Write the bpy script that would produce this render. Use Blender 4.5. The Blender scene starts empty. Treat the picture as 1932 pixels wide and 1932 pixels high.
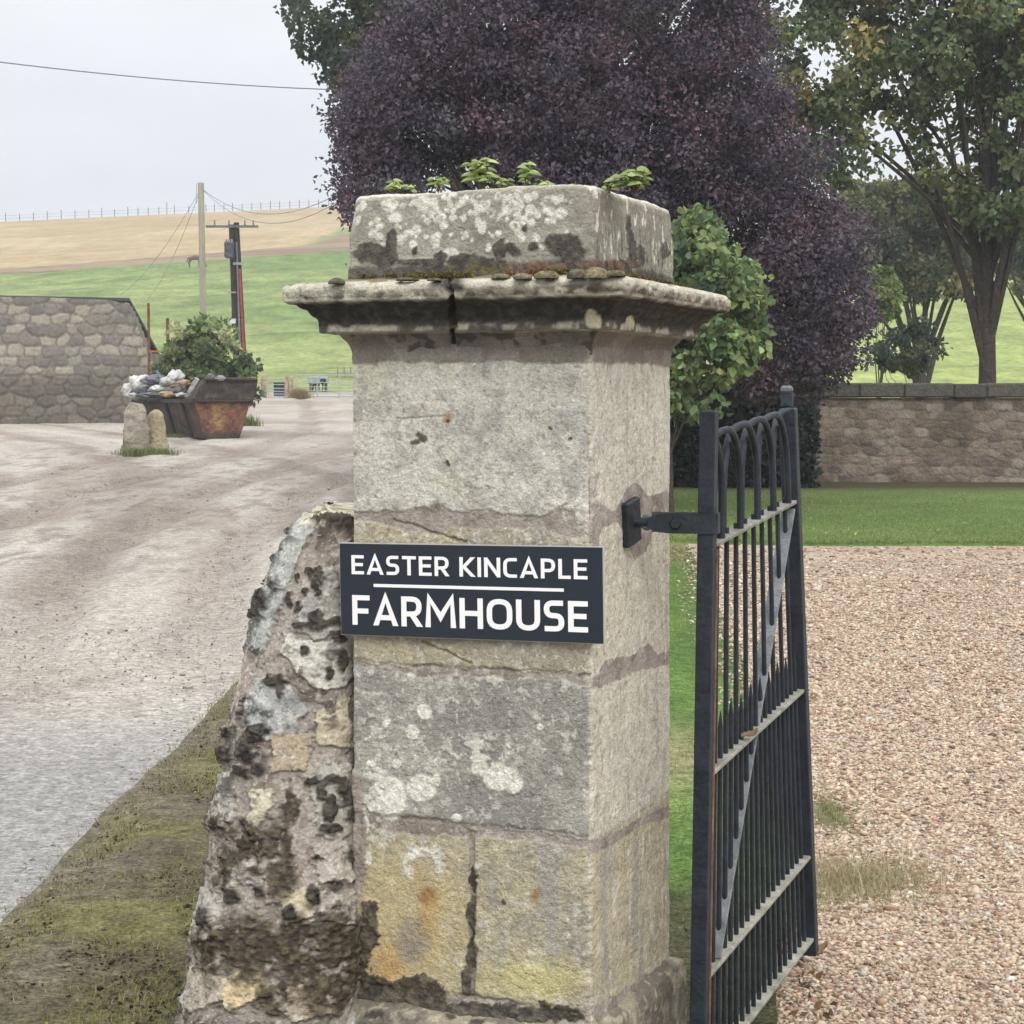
import bpy, math, random, mathutils
import numpy as np
from math import radians, sin, cos, pi
random.seed(7); RNG = np.random.default_rng(7)
scene = bpy.context.scene; COL = scene.collection

# ---------------------------------------------------------------- camera
EYE = 1.83; FOC = 3543.0; HALF = 966.0; PITCH = math.atan(218/3543.0)
cam = bpy.data.cameras.new('camera'); cam_o = bpy.data.objects.new('camera', cam); COL.objects.link(cam_o)
cam_o.location = (0, 0, EYE); cam_o.rotation_euler = (pi/2-PITCH, 0, 0)
cam.sensor_width = 36; cam.lens = 36*FOC/1932; cam.clip_start = .05; cam.clip_end = 3000
scene.camera = cam_o
# ---------------------------------------------------------------- overcast sky
SUN_EL, SUN_AZ = radians(42), radians(166)      # azimuth: 0 = +Y (ahead), clockwise
w = bpy.data.worlds.new("World"); scene.world = w; w.use_nodes = True
nt = w.node_tree; nt.nodes.clear(); L = nt.links.new
def N(t, **k):
    n = nt.nodes.new(t)
    for a, b in k.items(): setattr(n, a, b)
    return n
out = N('ShaderNodeOutputWorld'); bg = N('ShaderNodeBackground'); bg.inputs[1].default_value = .1
sky = N('ShaderNodeTexSky', sky_type='NISHITA', sun_disc=False, sun_elevation=SUN_EL, sun_rotation=SUN_AZ)
tc = N('ShaderNodeTexCoord'); sep = N('ShaderNodeSeparateXYZ'); L(tc.outputs['Generated'], sep.inputs[0])
rmp = N('ShaderNodeValToRGB'); e = rmp.color_ramp.elements
e[0].position = 0; e[0].color = (.655, .69, .745, 1); e[1].position = 1; e[1].color = (2.35, 2.38, 2.4, 1)
for p, c in ((.06, (.70, .73, .785, 1)), (.2, (.80, .825, .86, 1)), (.32, (1.0, 1.02, 1.05, 1)), (.6, (1.75, 1.78, 1.82, 1))):
    q = e.new(p); q.color = c
L(sep.outputs[2], rmp.inputs[0])
mp = N('ShaderNodeMapping'); mp.inputs['Scale'].default_value = (2, 2, 7); L(tc.outputs['Generated'], mp.inputs[0])
nz = N('ShaderNodeTexNoise'); nz.inputs['Scale'].default_value = 2.2; nz.inputs['Detail'].default_value = 5; L(mp.outputs[0], nz.inputs[0])
mr = N('ShaderNodeMapRange'); mr.inputs[1].default_value = .3; mr.inputs[2].default_value = .7; mr.inputs[3].default_value = 9.3; mr.inputs[4].default_value = 10.6
L(nz.outputs[0], mr.inputs[0])
ml = N('ShaderNodeVectorMath', operation='SCALE'); L(rmp.outputs[0], ml.inputs[0]); L(mr.outputs[0], ml.inputs['Scale'])
mx = N('ShaderNodeMixRGB'); mx.inputs[0].default_value = .94; L(sky.outputs[0], mx.inputs[1]); L(ml.outputs[0], mx.inputs[2])
L(mx.outputs[0], bg.inputs[0]); L(bg.outputs[0], out.inputs[0])
sl = bpy.data.lights.new('sun', 'SUN'); sl.energy = 1.5; sl.angle = radians(25); sl.color = (1, .96, .9)
so = bpy.data.objects.new('sun', sl); COL.objects.link(so)
so.rotation_euler = (pi/2-SUN_EL, 0, -SUN_AZ+pi)
scene.view_settings.view_transform = 'Standard'; scene.view_settings.look = 'None'
scene.view_settings.exposure = 0.2; scene.view_settings.gamma = 1

# ---------------------------------------------------------------- helpers
def lin(r, g, b, k=1.0):
    f = lambda v: (v/255/12.92 if v/255 <= .04045 else ((v/255+.055)/1.055)**2.4)
    return np.array([f(r)*k, f(g)*k, f(b)*k])
def sst(a, b, x): t = np.clip((x-a)/(b-a), 0, 1); return t*t*(3-2*t)
def hsh(i, s=0):
    i = (np.asarray(i).astype(np.int64)*374761393 + s*668265263) & 0xffffffff
    i = ((i ^ (i >> 13))*1274126177) & 0xffffffff
    i = ((i ^ (i >> 16))*2246822519) & 0xffffffff
    return ((i ^ (i >> 15)) & 0xffffff)/float(0xffffff)
def vnoise(p, s=0):
    p = np.asarray(p, float); i = np.floor(p).astype(np.int64); f = p-i; f = f*f*(3-2*f)
    r = 0
    for dx in (0, 1):
        for dy in (0, 1):
            for dz in (0, 1):
                h = hsh((i[:, 0]+dx)*73856093 ^ (i[:, 1]+dy)*19349663 ^ (i[:, 2]+dz)*83492791, s)
                r = r + h*(f[:, 0] if dx else 1-f[:, 0])*(f[:, 1] if dy else 1-f[:, 1])*(f[:, 2] if dz else 1-f[:, 2])
    return r
def fbm(p, o=4, s=0, g=.5):
    p = np.asarray(p, float); r = 0; a = 1; t = 0
    for k in range(o):
        r = r+a*vnoise(p*2**k+17.3*k, s+k); t += a; a *= g
    return r/t
def mix(a, b, m): m = np.asarray(m)[..., None]; return a*(1-m)+b*m
def ray(px, py):
    u = (px-HALF)/FOC; v = -(py-HALF)/FOC
    return np.array([u, cos(PITCH)+v*sin(PITCH), -sin(PITCH)+v*cos(PITCH)])
def at(px, py, Y):
    d = ray(px, py); return np.array([0, 0, EYE])+d*(Y/d[1])
def proj(P):
    P = np.asarray(P, float); z = P[..., 2]-EYE
    dep = P[..., 1]*cos(PITCH)-z*sin(PITCH); up = P[..., 1]*sin(PITCH)+z*cos(PITCH)
    return HALF+FOC*P[..., 0]/dep, HALF-FOC*up/dep
def tag(o, label=None, cat=None, group=None, kind=None):
    if label: o['label'] = label
    if cat: o['category'] = cat
    if group: o['group'] = group
    if kind: o['kind'] = kind
    return o
def empty(name, loc, rz=0):
    o = bpy.data.objects.new(name, None); COL.objects.link(o); o.location = loc; o.rotation_euler = (0, 0, rz); o.empty_display_size = .1
    return o
def link(name, me, mat, parent=None, smooth=False):
    if mat: me.materials.append(mat)
    o = bpy.data.objects.new(name, me); COL.objects.link(o)
    if parent is not None:
        o.parent = parent
        o.matrix_parent_inverse = _wm(parent).inverted()
    if smooth:
        me.polygons.foreach_set('use_smooth', np.ones(len(me.polygons), bool))
    return o
def _wm(o):
    m = mathutils.Matrix.LocRotScale(o.location, o.rotation_euler, o.scale)
    return (_wm(o.parent) @ o.matrix_parent_inverse @ m) if o.parent else m
def npmesh(name, V, F, mat, parent=None, col=None, smooth=False):
    """V (n,3), F (m,k) equal-sized faces, world coordinates"""
    V = np.ascontiguousarray(V, np.float32); F = np.ascontiguousarray(F, np.int32)
    me = bpy.data.meshes.new(name); n, k = F.shape
    me.vertices.add(len(V)); me.vertices.foreach_set('co', V.ravel())
    me.loops.add(n*k); me.loops.foreach_set('vertex_index', F.ravel())
    me.polygons.add(n); me.polygons.foreach_set('loop_start', np.arange(n, dtype=np.int32)*k)
    me.polygons.foreach_set('loop_total', np.full(n, k, np.int32))
    me.update(calc_edges=True); me.validate()
    if col is not None:
        a = me.color_attributes.new('col', 'FLOAT_COLOR', 'POINT')
        c = np.ones((len(V), 4), np.float32); c[:, :3] = col; a.data.foreach_set('color', c.ravel())
    return link(name, me, mat, parent, smooth)
class MB:
    def __init__(s): s.v = []; s.f = []; s.c = []
    def add(s, V, F, c=None):
        b = len(s.v); s.v += [tuple(map(float, p)) for p in V]; s.f += [tuple(b+i for i in f) for f in F]
        s.c += [tuple(c) if c is not None else (.5, .5, .5)]*len(V); return s
    def box(s, c, hx, hy, hz, ax=None, col=None, ch=0.0):
        """centre, half sizes, axes (3x3 rows), chamfer on the long edges"""
        A = np.eye(3) if ax is None else np.array(ax, float)
        c = np.array(c, float)
        b = min(ch, hx*.9, hy*.9, hz*.9)
        if b <= 0:
            V = [c+A[0]*hx*i+A[1]*hy*j+A[2]*hz*k for k in (-1, 1) for i, j in ((-1, -1), (1, -1), (1, 1), (-1, 1))]
            return s.add(V, [(3, 2, 1, 0), (4, 5, 6, 7), (0, 1, 5, 4), (1, 2, 6, 5), (2, 3, 7, 6), (3, 0, 4, 7)], col)
        rings = []
        for z, ins in ((-hz, b), (-hz+b, 0), (hz-b, 0), (hz, b)):
            X = hx-ins; Y = hy-ins; k = b if ins == 0 else b*.5
            rings.append([c+A[0]*x+A[1]*y+A[2]*z for x, y in ((-X+k, -Y), (X-k, -Y), (X, -Y+k), (X, Y-k), (X-k, Y), (-X+k, Y), (-X, Y-k), (-X, -Y+k))])
        V = [p for r in rings for p in r]; F = []
        for q in range(3):
            for i in range(8): j = (i+1) % 8; F.append((q*8+i, q*8+j, q*8+8+j, q*8+8+i))
        F.append(tuple(range(7, -1, -1))); F.append(tuple(range(24, 32)))
        return s.add(V, F, col)
    def tube(s, P, R, n=8, col=None, cap=True, flat=None):
        P = np.array(P, float); R = np.broadcast_to(np.array(R, float), (len(P),)) if np.ndim(R) < 2 else R
        T = np.gradient(P, axis=0); T /= np.linalg.norm(T, axis=1)[:, None]+1e-12
        a = np.cross(T[0], (0, 0, 1)); 
        if np.linalg.norm(a) < .1: a = np.cross(T[0], (0, 1, 0))
        V = []
        for i in range(len(P)):
            a = a-T[i]*np.dot(a, T[i]); a /= np.linalg.norm(a); b = np.cross(T[i], a)
            for k in range(n):
                g = 2*pi*k/n; V.append(P[i]+R[i]*(cos(g)*a+sin(g)*b))
        F = [(i*n+k, i*n+(k+1) % n, (i+1)*n+(k+1) % n, (i+1)*n+k) for i in range(len(P)-1) for k in range(n)]
        if cap: F += [tuple(range(n-1, -1, -1)), tuple((len(P)-1)*n+k for k in range(n))]
        return s.add(V, F, col)
    def build(s, name, mat, parent=None, smooth=False):
        me = bpy.data.meshes.new(name); me.from_pydata(s.v, [], s.f); me.validate(); me.update()
        a = me.color_attributes.new('col', 'FLOAT_COLOR', 'POINT')
        c = np.ones((len(s.v), 4), np.float32); c[:, :3] = np.array(s.c); a.data.foreach_set('color', c.ravel())
        o = link(name, me, mat, parent, smooth)
        if smooth: me.set_sharp_from_angle(angle=radians(40))
        return o
def grid_faces(nv, nu, wrap=False):
    i, j = np.meshgrid(np.arange(nv-1), np.arange(nu if wrap else nu-1), indexing='ij')
    j2 = (j+1) % nu
    return np.stack([i*nu+j, i*nu+j2, (i+1)*nu+j2, (i+1)*nu+j], -1).reshape(-1, 4)
def grid_normals(G, wrap):
    if wrap: du = np.roll(G, -1, 1)-np.roll(G, 1, 1)
    else: du = np.gradient(G, axis=1)
    n = np.cross(du, np.gradient(G, axis=0)); return n/(np.linalg.norm(n, axis=2)[..., None]+1e-12)

def material(name, base=None, attr=True, rough=.9, spec=.25, layers=(), bumps=(), transl=0, metal=0, coat=0):
    """layers: (noise scale, detail, low factor, high factor[, stretch xyz]) multiply the colour; bumps: (scale, detail, distance)"""
    m = bpy.data.materials.new(name); m.use_nodes = True; t = m.node_tree; nd = t.nodes; lk = t.links.new
    P = nd['Principled BSDF']; P.inputs['Roughness'].default_value = rough; P.inputs['Specular IOR Level'].default_value = spec
    P.inputs['Metallic'].default_value = metal; P.inputs['Coat Weight'].default_value = coat
    if attr: a = nd.new('ShaderNodeAttribute'); a.attribute_name = 'col'; c = a.outputs['Color']
    else:
        a = nd.new('ShaderNodeRGB'); a.outputs[0].default_value = (*base, 1); c = a.outputs[0]
    tcn = nd.new('ShaderNodeTexCoord')
    for ly in layers:
        src = tcn.outputs['Object']
        if len(ly) > 4:
            mpn = nd.new('ShaderNodeMapping'); mpn.inputs['Scale'].default_value = ly[4]; lk(src, mpn.inputs[0]); src = mpn.outputs[0]
        n = nd.new('ShaderNodeTexNoise'); n.inputs['Scale'].default_value = ly[0]; n.inputs['Detail'].default_value = ly[1]; n.inputs['Roughness'].default_value = .6
        lk(src, n.inputs[0]); r = nd.new('ShaderNodeMapRange'); r.inputs[1].default_value = .3; r.inputs[2].default_value = .7
        r.inputs[3].default_value = ly[2]; r.inputs[4].default_value = ly[3]; lk(n.outputs[0], r.inputs[0])
        v = nd.new('ShaderNodeVectorMath'); v.operation = 'SCALE'; lk(c, v.inputs[0]); lk(r.outputs[0], v.inputs['Scale']); c = v.outputs[0]
    prev = None
    for b in bumps:
        src = tcn.outputs['Object']
        n = nd.new('ShaderNodeTexNoise'); n.inputs['Scale'].default_value = b[0]; n.inputs['Detail'].default_value = b[1]; lk(src, n.inputs[0])
        bp = nd.new('ShaderNodeBump'); bp.inputs['Distance'].default_value = b[2]; bp.inputs['Strength'].default_value = 1; lk(n.outputs[0], bp.inputs['Height'])
        if prev: lk(prev, bp.inputs['Normal'])
        prev = bp.outputs[0]
    if prev: lk(prev, P.inputs['Normal'])
    lk(c, P.inputs['Base Color'])
    if transl:
        tr = nd.new('ShaderNodeBsdfTranslucent'); lk(c, tr.inputs[0]); mxs = nd.new('ShaderNodeMixShader'); mxs.inputs[0].default_value = transl
        lk(P.outputs[0], mxs.inputs[1]); lk(tr.outputs[0], mxs.inputs[2]); lk(mxs.outputs[0], nd['Material Output'].inputs[0])
    return m
def inpoly(x, y, poly):
    x = np.asarray(x); r = np.zeros(x.shape, bool); n = len(poly)
    for i in range(n):
        x0, y0 = poly[i]; x1, y1 = poly[(i+1) % n]
        if y0 == y1: continue
        c = ((y0 > y) != (y1 > y)) & (x < (x1-x0)*(y-y0)/(y1-y0)+x0); r ^= c
    return r

# ---------------------------------------------------------------- terrain
_ty = np.arange(0, 900, 2.0)
_tz = np.interp(_ty, [0, 10, 45, 60, 100, 140, 180, 230, 290, 340, 385, 430, 600, 900], [0, 0, .48, .72, 1.6, 5.2, 10.6, 18, 27, 34.6, 37.6, 36.5, 28, 20])
_k = np.exp(-.5*(np.arange(-20, 21)/6.0)**2); _k /= _k.sum()
_ts = np.convolve(np.pad(_tz, 20, mode='edge'), _k, mode='valid')
_bl = sst(60, 110, _ty); _tz = np.interp(_ty, [0, 10, 45, 60, 100, 140], [0, 0, .48, .72, 1.6, 5.2])*(1-_bl)+_ts*_bl
def G(x, y):
    x = np.asarray(x, float); y = np.asarray(y, float)
    t = np.interp(y, _ty, _tz)
    m = 1-sst(-3, 4, x)
    m = m+(1-m)*sst(45, 100, y)
    u = x/np.maximum(y, 1)
    f = 1+.45*np.clip(u+.2, -.1, .2)*sst(100, 200, y)
    return t*m*f
def hit(px, py):
    d = ray(px, py); ys = np.concatenate([np.arange(2, 60, .02), np.arange(60, 500, .2)])
    P = np.array([0, 0, EYE])+d[None]*(ys/d[1])[:, None]
    b = np.nonzero(P[:, 2] <= G(P[:, 0], P[:, 1]))[0]
    return P[b[0]] if len(b) else P[-1]
# ================================================================= SETTING: ground sheets
def sheet(name, xl, xr, y0, y1, ny, nx, mat, colf, dz=0.0, ypow=1.0, relief=None, label=None):
    """a ground sheet between x = xl(y) and x = xr(y)"""
    v = np.linspace(0, 1, ny)**ypow; Y = y0+(y1-y0)*v; u = np.linspace(0, 1, nx)
    X = xl(Y)[:, None]*(1-u)+xr(Y)[:, None]*u; YY = np.repeat(Y[:, None], nx, 1)
    x, y = X.ravel(), YY.ravel(); z = G(x, y)+dz
    if relief is not None: z = z+relief(x, y)
    V = np.stack([x, y, z], 1)
    o = npmesh(name, V, grid_faces(ny, nx), mat, col=colf(x, y), smooth=True)
    return tag(o, kind='structure')
K = lambda a, b=None: (lambda y: np.full_like(y, a)) if b is None else None
def pw(*kn):
    ks = np.array(kn, float); return lambda y: np.interp(y, ks[:, 0], ks[:, 1])
def P2(x, y, s, s2=None, z=0.0): return np.stack([x*s, y*(s2 or s), np.full_like(x, z)], 1)
ILL = 1.03     # illumination the measured surface colours are divided by
def C(r, g, b): return lin(r, g, b)/ILL
def D(r, g, b): return lin(r, g, b)/1.95        # level ground sees twice as much sky

_yr = pw((-5, -1.75), (8, -1.78), (12, -1.72), (14, -1.5), (20, -.7), (30, .0), (45, 0), (80, -3.2), (106, -5))
yard_r = lambda y: _yr(y)+.012*np.sin(y*2.1)+.006*np.sin(y*7.3+1)
grav_l = pw((-5, .3), (4, .45), (6.0, .70), (6.35, .84), (6.8, .90), (7.3, .97), (8.9, 1.22), (12, 1.55), (20, 1.98), (23, 2.15))

M_yard = material('packed_dirt', rough=.95, spec=.15, layers=((.5, 3, .94, 1.06), (9, 6, .8, 1.2), (17, 3, .74, 1.26), (44, 3, .6, 1.4)), bumps=((7, 4, .03), (55, 4, .02)))
def yard_col(x, y):
    n1 = fbm(P2(x, y, .12, .25), 4, 3); n2 = fbm(P2(x, y, .9, .35), 4, 5); n3 = fbm(P2(x, y, 3, 1.2), 3, 9)
    c = mix(D(208, 197, 183), D(188, 174, 160), sst(.35, .65, n1)); c = mix(c, D(224, 215, 202), sst(.55, .75, n2)*.6)
    c = mix(c, D(164, 150, 138), sst(.6, .8, n3)*.45)
    c = mix(c, D(160, 158, 156), sst(12.5, 8, y+2*(n2-.5))*.7)                 # greyer tarred edge near the verge
    wv = x+.012*(y-14)**2*.5+1.4*(n1-.5)                                          # wheel tracks sweeping left into the yard
    for k, (o, wd) in enumerate(((-.9, .28), (-2.5, .30), (-4.4, .35), (-6.3, .3), (-9.5, .4), (-12.2, .4))):
        d = np.abs(wv-o+.25*(n2-.5)); g = sst(wd*1.6, wd*.5, d)*sst(13, 18, y)
        c = mix(c, D(156, 140, 128) if k % 2 == 0 else D(222, 212, 198), g*.6)
    tk = np.interp(y, [8, 14, 20, 30, 45, 60, 80, 102], [-3.2, -4.4, -5.3, -5.9, -5.3, -5.2, -7.2, -9.8])+.35*(n1-.5)
    f2_ = fbm(P2(x, y, 5, 1.6), 4, 16)
    for o, wd, cc_, st in ((-.85, .34, (154, 138, 126), .62), (.85, .34, (154, 138, 126), .62), (0, .22, (220, 211, 198), .35), (-2.6, .34, (156, 140, 128), .7), (2.3, .34, (156, 140, 128), .6), (-3.5, .25, (218, 209, 196), .35), (3.2, .3, (150, 138, 128), .6)):
        c = mix(c, D(*cc_), .75*sst(wd*1.5, wd*.6, np.abs(x-tk-o*(1+.012*(y-20)))+.35*(f2_-.5))*sst(10, 16, y)*st)
    c = mix(c, D(140, 128, 118), sst(.57, .66, f2_)*sst(14, 20, y)*sst(60, 40, y)*.5)
    far = sst(30, 60, y); st = fbm(P2(x, y, .3, .3), 4, 15)
    c = mix(c, D(222, 209, 194), sst(.5, .7, st)*.3*far); c = mix(c, D(182, 160, 145), sst(.48, .3, st)*.3*far)
    return c*1.18*np.array([.96, .995, 1.03])
def yard_rel(x, y):
    tk = np.interp(y, [8, 14, 20, 30, 45, 60, 80, 102], [-3.2, -4.4, -5.3, -5.9, -5.3, -5.2, -7.2, -9.8]); rut = sum(sst(.45, .1, np.abs(x-tk-o*(1+.012*(y-20)))) for o in (-.85, .85, -2.6, 2.3))
    return -.05*rut*sst(10, 16, y)+.06*fbm(P2(x, y, 2.2, .8), 4, 34)*sst(12, 18, y)+ .05*(fbm(P2(x, y, .5, .3), 3, 31)-.5)+.02*(fbm(P2(x, y, 3), 3, 33)-.5)*sst(4, 8, y)
_yrel0 = yard_rel
yard_rel = lambda x, y: _yrel0(x, y)*sst(.1, -.9, x-_yr(y))
sheet('farm_yard', pw((-5, -9), (10, -14), (30, -30), (106, -70)), lambda y: _yr(y)+.3, -5, 102, 620, 420, M_yard, yard_col, ypow=1.6, relief=yard_rel)
M_verge = material('mossy_verge', rough=1, spec=.1, layers=((14, 6, .55, 1.45), (60, 3, .45, 1.55)), bumps=((25, 5, .03), (120, 3, .012)))
def verge_col(x, y):
    n = fbm(P2(x, y, 2.2), 4, 41); n2 = fbm(P2(x, y, 9), 4, 43)
    c = mix(D(126, 119, 92), D(148, 145, 98), sst(.4, .62, n)); c = mix(c, D(104, 94, 80), sst(.5, .7, n2)*.7)
    c = mix(c, D(150, 146, 92), sst(9.5, 11.5, y+1.5*(n-.5))*sst(-.6, -1.6, x)*.85)
    c = mix(c, D(150, 141, 126), sst(-1.3, -1.8, x+.5*(n-.5))*.9)
    g = mix(D(112, 146, 76), D(126, 160, 82), sst(.4, .6, n)); g = mix(g, D(190, 178, 138), np.exp(-((y-9.3)/.9)**2)*.75)
    g = mix(g, D(105, 98, 80), sst(7.2, 6.4, y+.6*(n-.5))*.85)
    g = mix(g, D(178, 158, 128), sst(19.5, 21, y+1.5*(n-.5))*.6)
    return mix(c, g, sst(-.5, .1, x))
sheet('grass_verge', yard_r, lambda y: grav_l(y)+.15, -5, 22.8, 330, 90, M_verge, verge_col, dz=.005, relief=lambda x, y: .05*fbm(P2(x, y, 3), 3, 45)*sst(-1.95, -1.4, x)*sst(1.5, .9, x))
M_grav = material('gravel', rough=.9, spec=.2, layers=((28, 2, .62, 1.35), (70, 3, .7, 1.3)), bumps=((45, 3, .03),))
def grav_col(x, y):
    n = fbm(P2(x, y, 1.5), 4, 51); n2 = vnoise(P2(x, y, 28), 53)
    c = mix(D(212, 190, 168), D(226, 206, 184), sst(.35, .65, n)); c = mix(c, D(170, 144, 124), sst(.62, .8, n2)*.5)
    c = mix(c, D(206, 194, 160), np.exp(-((x-1.26-.25*(y-6.9))/.26)**2-((y-6.95)/.30)**2)*1.0)
    return mix(c, D(128, 128, 84), np.exp(-((x-1.38)/.12)**2-((y-8.1)/.4)**2)*.9)
sheet('gravel_drive', grav_l, K(16), -5, 22.8, 260, 160, M_grav, grav_col, ypow=1.3, dz=.010)
M_lawn = material('mown_lawn', rough=1, spec=.1, layers=((1.2, 4, .88, 1.12), (14, 5, .78, 1.22, (1, .35, 1)), (45, 4, .7, 1.3)), bumps=((30, 4, .03),))
def lawn_col(x, y):
    n = fbm(P2(x, y, .6), 4, 61)
    c = mix(D(118, 142, 80), D(136, 156, 92), sst(.35, .65, n))
    return mix(c, D(96, 82, 66), sst(34.2, 37, y+1.5*(n-.5))*.9)
sheet('lawn', lambda y: _yr(y)+.2, K(34), 22.8, 39.4, 90, 160, M_lawn, lawn_col, relief=lambda x, y: .06*sst(22.8, 23.0, y))
M_field = material('pasture_grass', rough=1, spec=.1, layers=((.05, 4, .9, 1.1), (.42, 6, .68, 1.32, (1, .55, 1)), (2.6, 5, .72, 1.3, (1, .5, 1))), bumps=((.5, 4, .35), (3, 3, .12)))
def field_col(x, y):
    n = fbm(P2(x, y, .02, .035), 4, 71); n2 = fbm(P2(x, y, .14, .22), 4, 73)
    c = mix(D(136, 160, 92), D(164, 178, 112), sst(.38, .62, n)); c = mix(c, D(120, 148, 80), sst(.5, .7, n2)*.7)
    c = mix(c, D(174, 182, 120), sst(150, 110, y)*.5); c = mix(c, D(122, 152, 78), sst(190, 225, y)*.5)
    c = mix(c, D(205, 204, 132), sst(118, 102, y)*sst(0, 10, x)*.9)
    return mix(c, D(186, 200, 118), sst(8, 22, x)*.75)
sheet('paddock', yard_r, K(75), 39.4, 102, 60, 60, M_field, lambda x, y: np.tile(D(158, 172, 100), (len(x), 1)))
h1 = hit(242, 502); h2 = hit(655, 473); h3 = hit(242, 490); h4 = hit(655, 457)
def ln(a, b): k = (b[1]-a[1])/(b[0]-a[0]); return lambda x: a[1]+k*(np.clip(x, -140, 60)-a[0])
pt, st_ = ln(h1, h2), ln(h3, h4)
def band(name, yb, yt, nx, ny, mat, colf, relief=None):
    X = np.linspace(-230, 230, nx)[:, None]; v = np.linspace(0, 1, ny)[None]
    b = yb(X); t = yt(X); Y = b*(1-v)+t*v; XX = np.repeat(X, ny, 1); x, y = XX.ravel(), Y.ravel()
    z = G(x, y)
    if relief is not None: z = z+relief(x, y)
    return tag(npmesh(name, np.stack([x, y, z], 1), grid_faces(nx, ny)[:, ::-1], mat, col=colf(x, y), smooth=True), kind='structure')
band('pasture', lambda X: X*0+102, pt, 420, 260, M_field, field_col, lambda x, y: .5*(fbm(P2(x, y, .18), 4, 77)-.5)*sst(104, 112, y))
M_soil = material('bare_track', rough=1, spec=.1, layers=((.5, 4, .85, 1.15),))
band('earth_track', pt, st_, 200, 12, M_soil, lambda x, y: mix(D(152, 130, 106), D(178, 156, 128), sst(.35, .65, fbm(P2(x, y, .05, .5), 4, 81))), lambda x, y: .15*(fbm(P2(x, y, .3), 3, 82)-.5))
M_stub = material('stubble', rough=1, spec=.1, layers=((.06, 4, .9, 1.1), (.5, 5, .84, 1.16, (1, .4, 1)), (3, 3, .85, 1.15)), bumps=((1, 4, .2),))
w1, w2, w3, w4 = hit(556, 470), hit(655, 427), hit(655, 441), hit(655, 455)
def stub_col(x, y):
    n = fbm(P2(x, y, .05, .12), 4, 83); c = mix(D(199, 176, 133), D(212, 190, 148), sst(.35, .65, n))
    up = w1[1]+(w2[1]-w1[1])*(x-w1[0])/(w2[0]-w1[0]); dn = w1[1]+(w3[1]-w1[1])*(x-w1[0])/(w3[0]-w1[0])
    c = mix(c, D(146, 160, 104), sst(1.5, -1.5, y-up)*sst(w1[0]-3, w1[0]+2, x)*.9); c = mix(c, D(164, 140, 114), sst(1.5, -1.5, y-dn)*sst(w1[0]-2, w1[0]+4, x))
    return c
band('stubble_field', st_, lambda X: X*0+520, 380, 180, M_stub, stub_col)
# ================================================================= GATE PILLAR
TH = radians(22); PW = .65; HW = PW/2
AX = np.array([cos(TH), -sin(TH), 0]); AY = np.array([sin(TH), cos(TH), 0])
cor = at(1115, 1200, 4.57); PC = np.array([cor[0], cor[1], 0])-AX*HW+AY*HW
pillar = empty('gate_pillar', (PC[0], PC[1], 0), -TH)
tag(pillar, 'square stone gate pillar with moulded cornice and lichen patches, the farmhouse sign on it', 'pillar')
def loft(prof, nf, nr, nb, rc):
    """unit-square perimeter (front, right, back, left) with rounded corners, one ring per (z, offset)"""
    def side(n): return np.linspace(-1+rc, 1-rc, n)
    pts = []
    arc = lambda cx, cy, a0: [(cx+rc*cos(a0+k*pi/10), cy+rc*sin(a0+k*pi/10)) for k in range(1, 5)]
    pts += [(t, -1) for t in side(nf)]+arc(1-rc, -1+rc, -pi/2)
    pts += [(1, t) for t in side(nr)]+arc(1-rc, 1-rc, 0)
    pts += [(-t, 1) for t in side(nb)]+arc(-1+rc, 1-rc, pi/2)
    pts += [(-1, -t) for t in side(nb)]+arc(-1+rc, -1+rc, pi)
    U = np.array(pts); z = np.array([p[0] for p in prof]); o = np.array([p[1] for p in prof])
    S = HW+o
    X = U[None, :, 0]*S[:, None]; Y = U[None, :, 1]*S[:, None]; Z = np.repeat(z[:, None], len(U), 1)
    W = PC[None, None]+X[..., None]*AX+Y[..., None]*AY; W[..., 2] = Z+EYE
    return W, X, Y, Z, U
def dens(prof, step):
    r = []
    for (z0, o0), (z1, o1) in zip(prof[:-1], prof[1:]):
        n = max(1, int(math.hypot(z1-z0, o1-o0)/step)); r += [(z0+(z1-z0)*k/n, o0+(o1-o0)*k/n) for k in range(n)]
    return r+[prof[-1]]
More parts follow.
